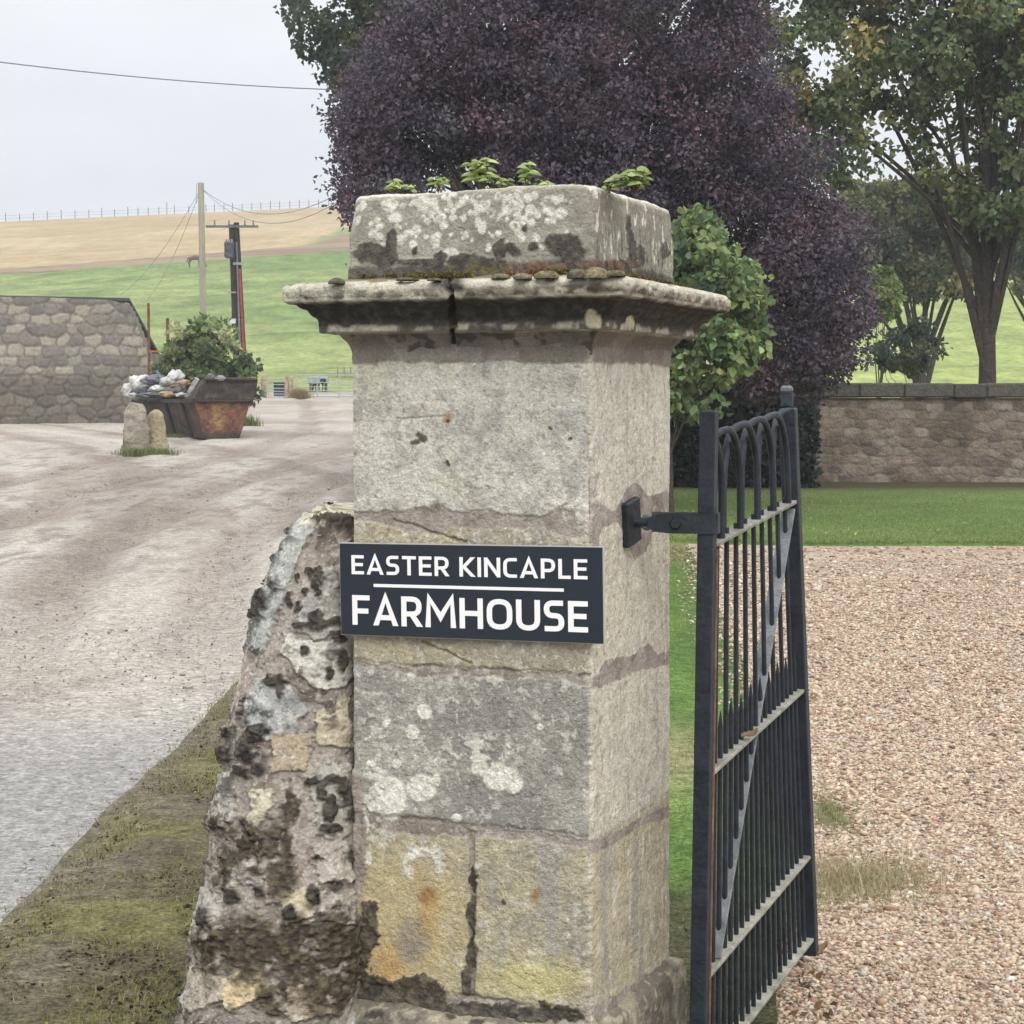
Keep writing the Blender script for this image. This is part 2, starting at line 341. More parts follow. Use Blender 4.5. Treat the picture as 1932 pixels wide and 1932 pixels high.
class Surf:
    """surface whose displacement and colour are worked out per vertex"""
    def __init__(s, prof, step, nf, nr, nb=24, rc=.02):
        W, X, Y, Z, U = loft(dens(prof, step), nf, nr, nb, rc)
        s.W = W; s.shape = W.shape[:2]; s.x, s.y, s.z = X.ravel(), Y.ravel(), Z.ravel()
        nn = grid_normals(W, True); s.N = nn.reshape(-1, 3)
        s.P = W.reshape(-1, 3).copy(); s.Q = np.stack([s.x, s.y, s.z], 1)
        s.px, s.py = proj(s.P)
        nx = s.N@AX; ny = s.N@AY
        s.front = sst(.3, .7, -ny); s.right = sst(.3, .7, nx); s.top = sst(.3, .8, s.N[:, 2])
        s.wx = s.px+14*(fbm(s.Q*28, 4, 101)-.5)+7*(fbm(s.Q*110, 3, 102)-.5)      # warped marks
        s.wy = s.py+14*(fbm(s.Q*28, 4, 103)-.5)+7*(fbm(s.Q*110, 3, 104)-.5)
        s.h = np.zeros(len(s.P)); s.c = np.zeros((len(s.P), 3))
    def blob(s, cx, cy, rx, ry, soft=.12, warp=1.0):
        x = s.px+(s.wx-s.px)*warp; y = s.py+(s.wy-s.py)*warp
        d = np.sqrt(((x-cx)/rx)**2+((y-cy)/ry)**2); return sst(1+soft, 1-soft, d)
    def blobs(s, lst, **k):
        r = np.zeros(len(s.P))
        for b in lst: r = np.maximum(r, s.blob(*b, **k))
        return r
    def paint(s, c, m): s.c = mix(s.c, c, m)
    def poly(s, pts, warp=1.0):
        return inpoly(s.px+(s.wx-s.px)*warp, s.py+(s.wy-s.py)*warp, pts).astype(float)
    def build(s, name, mat, parent):
        V = s.P+s.N*s.h[:, None]
        return npmesh(name, V, grid_faces(*s.shape, wrap=True), mat, parent, col=np.clip(s.c, .005, .95), smooth=True)
M_stone = material('weathered_sandstone', rough=.92, spec=.18, layers=((40, 6, .86, 1.14), (160, 4, .84, 1.16)), bumps=((90, 5, .006), (260, 3, .003)))
GREY, PALE, TAN = C(160, 156, 146), C(188, 183, 170), C(186, 176, 148)
MORT, DARK, LICH = C(148, 138, 128), C(66, 62, 56), C(216, 214, 200)
def speck(s, sc, lo, hi, seed, o=3): return sst(lo, hi, fbm(s.Q*sc, o, seed))

# ---- shaft
s = Surf([(-1.62, .008), (-1.54, .004), (.0, 0), (.13, 0)], .0028, 236, 150, 20, .03)
z = s.z; n1 = fbm(s.Q*5, 4, 111); n2 = fbm(s.Q*18, 4, 112); n3 = fbm(s.Q*55, 4, 113); n4 = fbm(s.Q*140, 3, 114)
jz = [-.300, -.692, -1.096, -1.538]
wob = .020*(fbm(s.Q*np.array([6, 6, 2]), 3, 115)-.5)+.012*(n3-.5)
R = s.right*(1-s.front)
# course base colours
s.c = mix(C(180, 177, 167), C(196, 192, 180), sst(.35, .65, n1)); s.paint(C(192, 186, 162), sst(.5, .7, fbm(s.Q*4+9, 4, 116))*.6)
c2 = ((z < jz[0]+wob) & (z > jz[1]+wob)).astype(float); c3 = ((z <= jz[1]+wob) & (z > jz[2]+wob)).astype(float); c4 = (z <= jz[2]+wob).astype(float)
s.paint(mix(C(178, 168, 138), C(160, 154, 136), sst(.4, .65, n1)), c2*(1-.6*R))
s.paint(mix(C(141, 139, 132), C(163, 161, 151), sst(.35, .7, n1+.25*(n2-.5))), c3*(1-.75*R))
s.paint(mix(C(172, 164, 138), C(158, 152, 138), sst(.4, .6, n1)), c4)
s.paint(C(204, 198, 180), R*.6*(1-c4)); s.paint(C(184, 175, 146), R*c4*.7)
# grain, scabs and pits
s.paint(C(130, 127, 120), speck(s, 26, .52, .66, 117, 5)*.42*(1-.5*R)); s.paint(C(206, 203, 192), speck(s, 38, .56, .68, 118, 5)*.55)
s.paint(C(112, 106, 98), speck(s, 95, .64, .74, 119, 3)*.45); s.paint(C(214, 212, 204), speck(s, 120, .66, .76, 120, 3)*.55)
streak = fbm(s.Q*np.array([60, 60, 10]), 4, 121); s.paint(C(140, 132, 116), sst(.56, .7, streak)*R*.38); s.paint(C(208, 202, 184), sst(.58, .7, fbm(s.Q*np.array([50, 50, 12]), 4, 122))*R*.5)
vst = fbm(s.Q*np.array([14, 14, 3]), 4, 123); s.paint(C(146, 146, 146), sst(.48, .62, vst)*c4*.5); s.paint(C(150, 148, 144), s.blob(1010, 870, 130, 190, .7)*.5*sst(.4, .6, n2))
s.h += .006*(n1-.5)+.006*(n2-.5)+.004*(n3-.5)+.002*(n4-.5)
# orange and yellow staining on the lowest course
cc = s.front*c4
s.paint(C(190, 172, 126), s.blob(775, 1740, 110, 140, .5)*cc*.6); s.paint(C(186, 148, 92), s.blobs([(735, 1830, 38, 50), (805, 1700, 26, 26), (790, 1730, 30, 80), (760, 1870, 50, 24)], soft=.8)*sst(.3, .6, n2+.1*(n1-.5))*cc*.7)
s.paint(C(150, 112, 70), s.blob(806, 1690, 16, 18, .5)*cc*.8); s.paint(C(200, 190, 132), s.blob(1010, 1850, 100, 40, .6)*cc*.6); s.paint(C(132, 130, 122), s.blob(775, 1775, 30, 42, .5)*cc*.7)
s.paint(C(150, 118, 84), s.blobs([(1010, 1690, 9, 14), (845, 790, 10, 14)], soft=.6)*s.front*.8)
# mortar
def joint(zj, wd, ma=1.0):
    a = np.abs(z-zj-wob); return sst(wd*1.15, wd*.85, a)*ma
wj = .010+.012*sst(.45, .7, fbm(s.Q*np.array([9, 9, 3]), 3, 124))
mo = np.maximum.reduce([joint(-.31, .012+.022*sst(.35, .6, fbm(s.Q*np.array([7, 7, 2])+3, 4, 125)))*s.front*sst(1115, 1080, s.wx), joint(jz[1], wj*.75)*s.front, joint(jz[2], wj*1.15)*s.front, joint(jz[3], wj*1.2)*s.front])
vj = sst(7, 4, np.abs(s.px-890+5*(n2-.5)*2))*(z < jz[2])*(z > jz[3])*s.front; mo = np.maximum(mo, vj)
mo = np.maximum(mo, s.poly([(1110, 905), (1132, 890), (1122, 940), (1140, 955), (1135, 1000), (1128, 1060), (1112, 1060), (1112, 980)], .6))
mo = np.maximum(mo, s.poly([(1125, 945), (1160, 965), (1180, 925), (1200, 908), (1222, 935), (1290, 920), (1290, 985), (1235, 990), (1218, 1040), (1196, 1058), (1180, 1010), (1165, 985), (1130, 1000)], .5)*R)
mo = np.maximum(mo, s.poly([(1112, 1292), (1140, 1245), (1190, 1238), (1225, 1212), (1240, 1235), (1290, 1220), (1290, 1245), (1190, 1272), (1130, 1300)], .6)*R)
mo = np.maximum(mo, s.poly([(1105, 1590), (1150, 1575), (1290, 1503), (1290, 1535), (1205, 1560), (1160, 1592), (1118, 1612)], .6)*R)
mo = np.maximum(mo, s.poly([(1105, 1905), (1155, 1880), (1200, 1852), (1210, 1835), (1240, 1840), (1262, 1795), (1285, 1780), (1285, 1860), (1130, 1935)], .6)*R)
s.paint(mix(C(156, 147, 138), C(134, 125, 116), sst(.4, .65, n2)), mo*.97); s.paint(C(176, 168, 160), mo*speck(s, 60, .58, .7, 126)*.7)
s.h += (-.004+.004*R)*mo-.006*vj
# joint edges: a dark line under each upper stone
for zj, wd in zip(jz[1:], (.011, .017, .016)):
    d = z-zj-wob; s.h -= .004*np.exp(-((d-wd)/.0045)**2)*s.front
# lichen
lc = [(801, 1344, 14, 14), (730, 1364, 8, 8), (779, 1382, 13, 14), (1020, 1372, 7, 7), (749, 1441, 9, 9), (738, 1506, 30, 42), (795, 1488, 28, 26), (905, 1450, 16, 16), (945, 1468, 34, 24), (968, 1480, 18, 18), (862, 1543, 11, 8), (715, 1480, 8, 20), (690, 1560, 6, 20), (696, 1620, 6, 14), (702, 1520, 7, 12), (700, 1440, 10, 7), (823, 1472, 10, 12)]
lm = s.blobs(lc, soft=.1, warp=.35)*s.front
ring = np.clip(s.blob(798, 1628, 40, 42, .15, .5)-s.blob(800, 1648, 22, 34, .2, .6), 0, 1)*s.front; lm = np.maximum(lm, ring*.9*sst(.3, .5, n3))
crust = s.blob(905, 1418, 85, 34, .5)*sst(.5, .58, n3+.12*(n4-.5)); edge = sst(.57, .64, n3)*np.exp(-((z-jz[1]+.018)/.02)**2)*s.front; top1 = s.blob(1085, 940, 40, 45, .5)*sst(.5, .6, n3)
lm2 = np.maximum.reduce([crust, edge*.8, top1, s.blob(935, 900, 60, 50, .6)*sst(.54, .62, n3)*.8, s.blob(705, 1450, 30, 120, .4)*sst(.58, .64, n3)*s.front])
s.paint(mix(C(206, 203, 188), C(224, 222, 212), sst(.4, .6, n4)), np.clip(lm, 0, 1)*.95); s.paint(C(206, 203, 190), np.clip(lm2, 0, 1)*.8)
s.paint(C(168, 164, 152), np.clip(sst(.25, .5, lm)*sst(.95, .6, lm), 0, 1)*.5)
s.h += .0022*lm+.002*lm2
ov = s.poly([(640, 1430), (684, 1465), (692, 1560), (690, 1650), (674, 1725), (640, 1730)], .8)*s.front; s.paint(mix(C(166, 156, 146), C(140, 130, 120), sst(.4, .6, n2)), ov*.95); s.h += ov*(.006+.012*(n2-.4))
# black moss at the foot, and small dark holes
mm = np.maximum.reduce([s.poly([(640, 1940), (670, 1840), (690, 1700), (715, 1705), (712, 1780), (690, 1830), (740, 1850), (800, 1835), (835, 1860), (850, 1890), (1000, 1898), (1090, 1900), (1100, 1925), (640, 1945)], 1.4)*s.front, s.blobs([(893, 1660, 8, 26), (891, 1730, 9, 40), (890, 1800, 11, 34), (882, 1850, 10, 30), (1030, 1893, 14, 7), (1062, 1897, 12, 6)])*s.front])
s.paint(mix(C(62, 58, 53), C(92, 86, 74), sst(.4, .65, n3)), mm*.93); s.h += mm*(.004+.010*(n3-.3))
hole = s.blobs([(798, 829, 9, 8), (786, 838, 8, 4), (790, 824, 6, 4), (845, 797, 5, 4), (841, 876, 4, 5), (1075, 828, 3, 3), (1040, 805, 3, 3), (700, 1830, 3, 3), (950, 1705, 4, 5)], soft=.3)
s.paint(C(72, 68, 62), hole*.9); s.h -= hole*.004
ck = sst(3.2, 1.0, np.abs(s.py-(1210+(s.px-800)*.46)+2*(n3-.5)*6))*((s.px > 795) & (s.px < 890)); ck2 = sst(3.2, 1.0, np.abs(s.py-(985+(s.px-755)*.3)+12*(n3-.5)))*((s.px > 740) & (s.px < 880)); ck3 = sst(2.5, 1, np.abs(s.py-(790-(s.px-750)*.05)+6*(n3-.5)))*((s.px > 745) & (s.px < 840))
s.h -= .006*np.maximum.reduce([ck, ck2, ck3*.6]); s.paint(C(120, 106, 84), np.maximum(ck, ck2)*.6)
# mortar smear below the cornice
sm = sst(-.004, .004, z-(.085+.02*(fbm(s.Q*np.array([10, 10, 1]), 3, 127)-.5)+.012*(n3-.5))); s.paint(mix(C(132, 124, 117), C(116, 108, 101), sst(.4, .6, n2)), sm*.92); s.h += sm*.003
# worn arrises
for a, b in ((HW, -HW),):
    d = np.hypot(s.x-a, s.y-b); s.h -= .010*sst(.02, 0, d)*sst(.42, .65, fbm(s.Q*np.array([0, 0, 22.]), 4, 128))
s.paint(C(196, 190, 172), sst(.016, 0, np.hypot(s.x-HW, s.y+HW))*.35)
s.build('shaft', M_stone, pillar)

# ---- plinth
s = Surf([(-2.0, .05), (-1.61, .045), (-1.578, .035), (-1.562, .0), (-1.557, -.05)], .006, 120, 100, 14, .04)
n1 = fbm(s.Q*12, 4, 131); n3 = fbm(s.Q*55, 4, 132); s.c = mix(C(150, 142, 124), C(112, 106, 96), sst(.4, .6, n1)); s.paint(C(176, 168, 146), speck(s, 50, .56, .66, 133)*.6)
s.paint(DARK, s.blobs([(850, 1915, 12, 7), (900, 1925, 14, 6), (705, 1915, 20, 8)])*.9); s.h += .02*(n1-.5)+.008*(n3-.5)
s.build('plinth', M_stone, pillar)

# ---- cornice
prof = [(.068, -.006), (.10, .0), (.118, .002), (.135, .010), (.150, .026), (.158, .036), (.160, .040), (.1605, .078), (.163, .082), (.190, .084), (.196, .088), (.203, .100), (.212, .108), (.217, .112), (.219, .122), (.224, .132), (.229, .138), (.231, .156), (.237, .169), (.247, .176), (.262, .178), (.273, .174), (.280, .163), (.288, .11), (.298, .02), (.303, -.02)]
prof = [(a, b*(.77 if b > 0 else 1)) for a, b in prof]
s = Surf(prof, .0035, 240, 170, 30, .02)
z = s.z; n1 = fbm(s.Q*8, 4, 141); n2 = fbm(s.Q*26, 4, 142); n3 = fbm(s.Q*70, 4, 143)
off = np.maximum(np.abs(s.x), np.abs(s.y))-HW
s.c = mix(C(178, 172, 154), C(152, 146, 132), sst(.4, .65, n1)); s.paint(C(206, 202, 184), speck(s, 40, .54, .66, 144)*.5)
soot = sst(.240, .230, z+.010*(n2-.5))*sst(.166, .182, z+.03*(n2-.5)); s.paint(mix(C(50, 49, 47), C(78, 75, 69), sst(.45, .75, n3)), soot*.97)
fil = sst(.157, .163, z)*sst(.192, .178, z); s.paint(C(78, 74, 68), fil*sst(.44, .58, n2+.1*(n3-.5))*.85); s.paint(C(198, 190, 160), s.blobs([(1117, 600, 12, 18), (1128, 606, 8, 14), (1190, 607, 8, 12)], soft=.2)*.9)
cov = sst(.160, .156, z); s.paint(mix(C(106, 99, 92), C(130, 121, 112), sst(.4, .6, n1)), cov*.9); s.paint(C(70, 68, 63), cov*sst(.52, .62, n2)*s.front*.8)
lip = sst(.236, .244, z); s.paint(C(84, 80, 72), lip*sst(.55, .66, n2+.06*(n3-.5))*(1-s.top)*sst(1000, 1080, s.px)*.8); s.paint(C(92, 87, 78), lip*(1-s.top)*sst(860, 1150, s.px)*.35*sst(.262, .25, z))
s.paint(C(190, 186, 170), lip*sst(.262, .268, z)*.5); s.paint(C(112, 106, 94), lip*sst(.268, .255, z)*sst(.46, .6, fbm(s.Q*np.array([22, 22, 40]), 4, 145))*.75); s.paint(C(70, 66, 60), lip*sst(.262, .25, z)*sst(.56, .64, fbm(s.Q*np.array([34, 34, 20]), 4, 146))*.7)
tp = sst(.272, .278, z); s.paint(mix(C(92, 86, 70), C(132, 118, 92), sst(.4, .6, n2)), tp*sst(.02+.10*(n1-.1), .0, off-.058)*.9)
gap = sst(6.0, 3.0, np.abs(s.px-849-(s.py-560)*.05+14*(n1-.5)+16*(n2-.5)))*(s.y < -.85*np.abs(s.x)); s.h -= gap*.014; s.paint(C(54, 51, 46), gap*.8)
s.paint(C(58, 56, 50), s.blob(848, 525, 26, 24, .4)*.9); s.h -= .012*s.blob(862, 548, 14, 8, .8)
s.h += .007*(n1-.5)+.0045*(n2-.5)+.0025*(n3-.5); d = np.hypot(np.abs(s.x)-np.abs(s.x).max()*1.0, np.abs(s.y)-np.abs(s.y).max()); s.h -= .006*sst(.5, .62, n2)*lip+.010*sst(.02, 0, np.abs(s.px-1000))*lip*0
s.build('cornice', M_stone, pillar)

# ---- cap block
prof = [(.25, .004), (.30, .006), (.40, .006), (.497, .004), (.507, .000), (.513, -.012), (.517, -.05), (.520, -.20), (.522, -.32)]
s = Surf(prof, .0035, 230, 150, 20, .035)
z = s.z; n1 = fbm(s.Q*7, 4, 151); n2 = fbm(s.Q*24, 4, 152); n3 = fbm(s.Q*70, 4, 153); n4 = fbm(s.Q*150, 3, 156)
s.c = mix(C(158, 154, 140), C(140, 137, 126), sst(.4, .65, n1)); bed = fbm(s.Q*np.array([6, 6, 60]), 4, 154); s.paint(C(126, 122, 112), sst(.52, .66, bed)*.5)
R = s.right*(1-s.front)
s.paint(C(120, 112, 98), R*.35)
rg = np.random.default_rng(15); lst = []
for k in range(150):
    x = rg.normal(870, 110); y = 372+abs(rg.normal(0, 45))+max(0, (abs(x-850)-100)*.0); r = rg.uniform(3, 9)
    if 665 < x < 1090 and y < 475: lst.append((x, y, r, r*rg.uniform(.85, 1.15)))
lst += [(672, 410, 10, 14), (760, 452, 9, 9), (772, 440, 9, 8), (1060, 404, 11, 10), (850, 480, 15, 12), (735, 385, 16, 13), (800, 385, 14, 16), (745, 410, 14, 10), (1040, 380, 14, 7), (820, 455, 9, 14)]
lm = s.blobs(lst, soft=.18, warp=.4)*s.front*sst(.32, .5, n3+.1)
s.paint(mix(C(196, 194, 178), C(216, 215, 202), sst(.4, .6, n3)), lm*.85); s.h += .0015*lm
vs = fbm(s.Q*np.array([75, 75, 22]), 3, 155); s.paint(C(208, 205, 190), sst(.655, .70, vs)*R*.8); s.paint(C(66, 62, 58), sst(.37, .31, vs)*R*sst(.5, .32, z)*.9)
mk = np.maximum(s.blobs([(700, 478, 34, 16), (725, 485, 30, 22), (742, 460, 12, 30), (700, 462, 26, 10), (785, 470, 6, 6), (830, 492, 14, 16), (880, 492, 34, 14), (945, 470, 12, 20), (965, 470, 16, 12), (1062, 460, 36, 24), (1080, 480, 24, 22), (1010, 465, 10, 9), (990, 430, 5, 5), (1190, 465, 6, 34), (1205, 480, 8, 22), (1252, 470, 6, 18), (1185, 425, 5, 22), (920, 498, 40, 12), (790, 496, 40, 10), (1165, 500, 40, 10)], warp=1.3), sst(.338, .322, z+.02*(n2-.5)-.012*(n3-.5))*.9)
s.paint(mix(C(64, 61, 58), C(88, 82, 74), sst(.4, .65, n3)), mk*.93); s.h += mk*.004
s.paint(C(122, 92, 76), s.blobs([(1020, 503, 70, 9), (1150, 500, 50, 10)], soft=.5)*sst(.4, .55, n3)*.8); s.paint(C(110, 104, 62), s.blob(900, 508, 60, 8, .5)*sst(.4, .55, n3)*.8)
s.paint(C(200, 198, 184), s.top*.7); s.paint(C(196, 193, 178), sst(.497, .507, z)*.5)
s.h += .009*(n1-.5)+.007*(n2-.5)+.003*(n3-.5)
tz = sst(.40, .50, z); s.P[:, 2] += tz*(.012*np.exp(-((s.px-985)/150)**2)*s.front-.004)+s.top*.01*(n1-.5)
s.h -= .016*tz*sst(.03, 0, np.hypot(np.abs(s.x)-HW, np.abs(s.y)-HW))
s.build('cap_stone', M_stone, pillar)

# ================================================================= RUBBLE WALL STUB
zl = [-1.95, -1.7, -1.51, -1.30, -1.12, -.98, -.80, -.63, -.56, -.49, -.42, -.365, -.335, -.315, -.305]
xl = [-.955, -.915, -.880, -.840, -.815, -.785, -.742, -.700, -.676, -.652, -.625, -.598, -.565, -.52, -.50]
fr = [.62, .59, .565, .535, .50, .47, .44, .41, .395, .38, .355, .32, .27, .15, .02]
nv, nu = 620, 560
zz = np.linspace(-1.95, -.305, nv)
XL = np.interp(zz, zl, xl); FR = np.interp(zz, zl, fr); cx, cy = -.545, 5.27
a = np.linspace(0, 1, nu, endpoint=False); ph = np.where(a < .72, pi*2*(-.20+a/.72*.70), 0); ph = np.where(a >= .72, pi*2*(.5+(a-.72)/.28*.30), ph)
ph = -ph+0                                                           # clockwise from the right: front, left, back
e_ = .62
def _sq(p_): a_, b_ = np.cos(p_), np.sin(p_); return np.sign(a_)*np.abs(a_)**.62, np.sign(b_)*np.abs(b_)**.62
_f = np.interp(np.linspace(0, len(ph)-1, 9000), np.arange(len(ph)), ph); _x, _y = _sq(_f); _s = np.concatenate([[0], np.cumsum(np.hypot(np.diff(_x*np.where(_x < 0, .24, .185)), np.diff(_y*np.where(_y < 0, .48, .25))))])
ph = np.interp(np.linspace(0, _s[-1], nu, endpoint=False), _s, _f)         # even spacing round the ring
cxs, sns = np.cos(ph), np.sin(ph)
sx = np.sign(cxs)*np.abs(cxs)**e_; sy = np.sign(sns)*np.abs(sns)**e_
top = sst(-.345, -.305, zz); shr = 1-.0*top
axL = (cx-XL); axR = np.full(nv, .185)*(1-.8*sst(-.33, -.305, zz))
Gx = cx+np.where(sx[None] < 0, sx[None]*axL[:, None], sx[None]*axR[:, None])
Gy = cy+np.where(sy[None] < 0, sy[None]*FR[:, None], sy[None]*(FR[:, None]*1.2+.1))
Gw = np.stack([Gx, Gy, np.repeat(zz[:, None]+EYE, nu, 1)], -1)
nn = grid_normals(Gw, True)
if (nn[nv//2, :, 0]*(Gx[nv//2]-cx)).sum() < 0: nn = -nn; RUBFLIP = True
else: RUBFLIP = False
P = Gw.reshape(-1, 3); Nn = nn.reshape(-1, 3); px, py = proj(P)
wv = np.stack([fbm(P*14, 3, 161+k)-.5 for k in range(3)], 1); n1 = fbm(P*9, 4, 165); n2 = fbm(P*30, 4, 166); n3 = fbm(P*80, 4, 167); n4 = fbm(P*170, 2, 168)
traced = [(512, 1080, 62, 0), (605, 1130, 56, 1), (603, 1245, 64, 2), (522, 1325, 58, 3), (545, 1405, 40, 4), (635, 1375, 46, 2), (630, 1505, 58, 5), (505, 1540, 36, 6), (540, 1590, 50, 7), (625, 1660, 46, 1), (455, 1640, 32, 2), (545, 1680, 46, 6), (630, 1700, 36, 3), (480, 1870, 60, 6), (590, 1890, 50, 8), (400, 1860, 46, 6), (640, 970, 40, 2), (580, 985, 36, 2), (450, 1330, 30, 3), (430, 1480, 36, 3), (610, 1820, 46, 7), (470, 1760, 52, 7), (395, 1740, 40, 2), (550, 1800, 40, 8)]
pal = [C(150, 152, 148), C(158, 156, 148), C(196, 192, 180), C(164, 166, 166), C(188, 164, 132), C(172, 166, 152), C(196, 184, 156), C(96, 90, 76), C(176, 160, 136)]
seeds = []; rg = np.random.default_rng(5)
for tx, ty, r, ci in traced:
    k = np.argmin((px-tx)**2+(py-ty)**2+(Nn[:, 1] > 0)*1e5); seeds.append((*P[k], r/56, ci, 0))
for k in range(1500):
    q = P[rg.integers(len(P))]
    if all(np.linalg.norm(q-np.array(t[:3])) > .125 for t in seeds): seeds.append((*q, rg.uniform(.45, .9), rg.integers(0, 9), rg.random()))
S = np.array(seeds); PP = P+wv*.085+np.stack([n2-.5, fbm(P*30+4, 3, 177)-.5, fbm(P*30+8, 3, 178)-.5], 1)*.03; f1 = np.full(len(P), 9.); f2 = f1.copy(); idx = np.zeros(len(P), int)
for k in range(len(S)):
    d = np.sqrt((((PP-S[k, :3])*np.array([1, 1, 1.15]))**2).sum(1))/S[k, 3]
    nw = d < f1; f2 = np.where(nw, f1, np.minimum(f2, d)); idx = np.where(nw, k, idx); f1 = np.where(nw, d, f1)
gapm = f2-f1
seen = (Nn[:, 1] < .35)
polys = [([(560, 985), (592, 998), (548, 1088), (522, 1150), (502, 1205), (474, 1200), (500, 1120), (528, 1040)], (168, 170, 164)), ([(600, 1082), (652, 1075), (655, 1172), (600, 1196), (560, 1182), (573, 1140)], (166, 164, 156)),
         ([(548, 1203), (575, 1216), (662, 1208), (668, 1252), (640, 1292), (600, 1290), (560, 1266), (540, 1232)], (200, 196, 186)), ([(488, 1288), (540, 1300), (571, 1340), (545, 1386), (510, 1391), (480, 1362)], (166, 167, 164)),
         ([(598, 1345), (655, 1330), (660, 1405), (604, 1402)], (190, 180, 156)), ([(600, 1455), (656, 1452), (672, 1540), (640, 1580), (602, 1562), (590, 1500)], (172, 168, 156)), ([(478, 1500), (508, 1498), (514, 1562), (490, 1602), (474, 1560)], (196, 188, 164)),
         ([(498, 1655), (552, 1643), (562, 1692), (508, 1702)], (184, 168, 160)), ([(538, 1690), (588, 1680), (584, 1730), (545, 1742)], (198, 188, 160)), ([(598, 1690), (662, 1688), (656, 1742), (610, 1738)], (170, 162, 150)), ([(424, 1850), (486, 1828), (506, 1872), (440, 1902)], (206, 186, 148)),
         ([(366, 1830), (412, 1815), (424, 1882), (366, 1902)], (178, 168, 150)), ([(430, 1620), (470, 1610), (478, 1660), (436, 1668)], (190, 184, 176)), ([(404, 1480), (432, 1470), (440, 1540), (402, 1560)], (176, 172, 162)), ([(432, 1290), (470, 1230), (476, 1300), (440, 1370)], (164, 152, 142)), ([(598, 1600), (655, 1590), (660, 1650), (604, 1660)], (176, 168, 156)), ([(620, 955), (668, 945), (668, 985), (612, 992)], (206, 200, 180)), ([(520, 1390), (580, 1392), (575, 1450), (516, 1455)], (178, 162, 140)), ([(545, 1860), (610, 1845), (625, 1905), (550, 1925)], (176, 162, 142)), ([(376, 1690), (410, 1680), (416, 1760), (372, 1775)], (184, 178, 168))]
wpx = px+12*(n2-.5)+10*(n3-.5)+18*(fbm(P*14+2, 2, 181)-.5); wpy = py+12*(fbm(P*30+5, 4, 171)-.5)+10*(fbm(P*80+5, 3, 172)-.5)+18*(fbm(P*14+7, 2, 182)-.5)
pid = np.full(len(P), -1)
for k, (pl_, cc_) in enumerate(polys):
    q_ = np.array(pl_, float); q_ = q_.mean(0)+(q_-q_.mean(0))*1.2; pl_ = [tuple(v_) for v_ in q_]; pid[inpoly(wpx, wpy, pl_) & seen] = k
stn = (S[idx, 5] > .45)*sst(.018, .036, gapm+.018*(n2-.5))*sst(.086, .068, f1+.026*(n2-.5)+.014*(n3-.5))
pc = np.array(pal)[S[idx, 4].astype(int)]
c = mix(C(158, 150, 140), C(138, 130, 121), sst(.4, .6, n1)); c = mix(c, C(182, 172, 160), sst(.58, .7, n3)*.6); c = mix(c, C(110, 96, 86), sst(.6, .72, n2)*.6)
pcv = pc*(.78+.5*fbm(P*24, 4, 169)[:, None]); pcv = mix(pcv, C(208, 204, 192), sst(.55, .66, n3)*.6); pcv = mix(pcv, C(86, 80, 72), sst(.57, .68, fbm(P*42, 4, 170))*.75)
c = mix(c, pcv, stn)
pid = np.where(((wpx-525)/30)**2+((wpy-1590)/75)**2 < 1, -1, pid); pid = np.where(((wpx-560)/85)**2+((wpy-1800)/55)**2 < 1, -1, pid); pm = (pid >= 0).astype(float); pcc = np.array([C(*q[1]) for q in polys])[np.maximum(pid, 0)]*(.72+.36*fbm(P*24, 4, 183)[:, None]); pcc = mix(pcc, C(212, 208, 198), sst(.58, .68, n3)*.5); pcc = mix(pcc, C(104, 98, 90), sst(.6, .7, fbm(P*46, 4, 184))*.6)
c = mix(c, pcc, pm); stn = np.maximum(stn*(1-pm), pm*.0)
def rb(lst, soft=.15, wp=1.0):
    x = px+wp*(22*(n2-.5)+16*(n3-.5)); y = py+wp*(22*(fbm(P*30+5, 4, 171)-.5)+16*(fbm(P*80+5, 3, 172)-.5)); r = np.zeros(len(P))
    for bx, by, rx, ry in lst: r = np.maximum(r, sst(1+soft, 1-soft, np.sqrt(((x-bx)/rx)**2+((y-by)/ry)**2)))
    return r*(Nn[:, 1] < .3)
tufts = rb([(522, 1052, 7, 10), (545, 1005, 8, 6), (612, 985, 30, 7), (640, 995, 24, 12), (505, 1135, 11, 20), (498, 1160, 12, 9), (525, 1110, 5, 8), (582, 1085, 7, 14), (590, 1105, 6, 9), (575, 1115, 5, 7), (598, 1118, 6, 5), (600, 1085, 12, 16), (595, 1162, 14, 13), (605, 1178, 28, 9), (570, 1178, 16, 6), (630, 1170, 8, 9), (545, 1130, 6, 16), (560, 1145, 6, 10), (635, 1205, 12, 9), (640, 1245, 10, 22), (620, 1270, 8, 14), (575, 1230, 10, 10), (520, 1282, 24, 12), (535, 1302, 8, 16), (492, 1382, 18, 16), (470, 1410, 10, 30), (432, 1425, 6, 14), (440, 1385, 5, 10), (460, 1455, 12, 12), (490, 1450, 14, 14), (625, 1470, 22, 10), (605, 1490, 10, 22), (645, 1495, 12, 24), (618, 1525, 12, 26), (620, 1562, 22, 9), (655, 1535, 8, 14), (590, 1470, 8, 8), (655, 1615, 8, 12), (600, 1620, 8, 5), (490, 1680, 12, 10), (440, 1690, 14, 14), (550, 1720, 16, 14), (590, 1690, 12, 18), (560, 1090, 4, 6), (470, 1190, 3, 20), (400, 1730, 12, 20)], .12, .8)
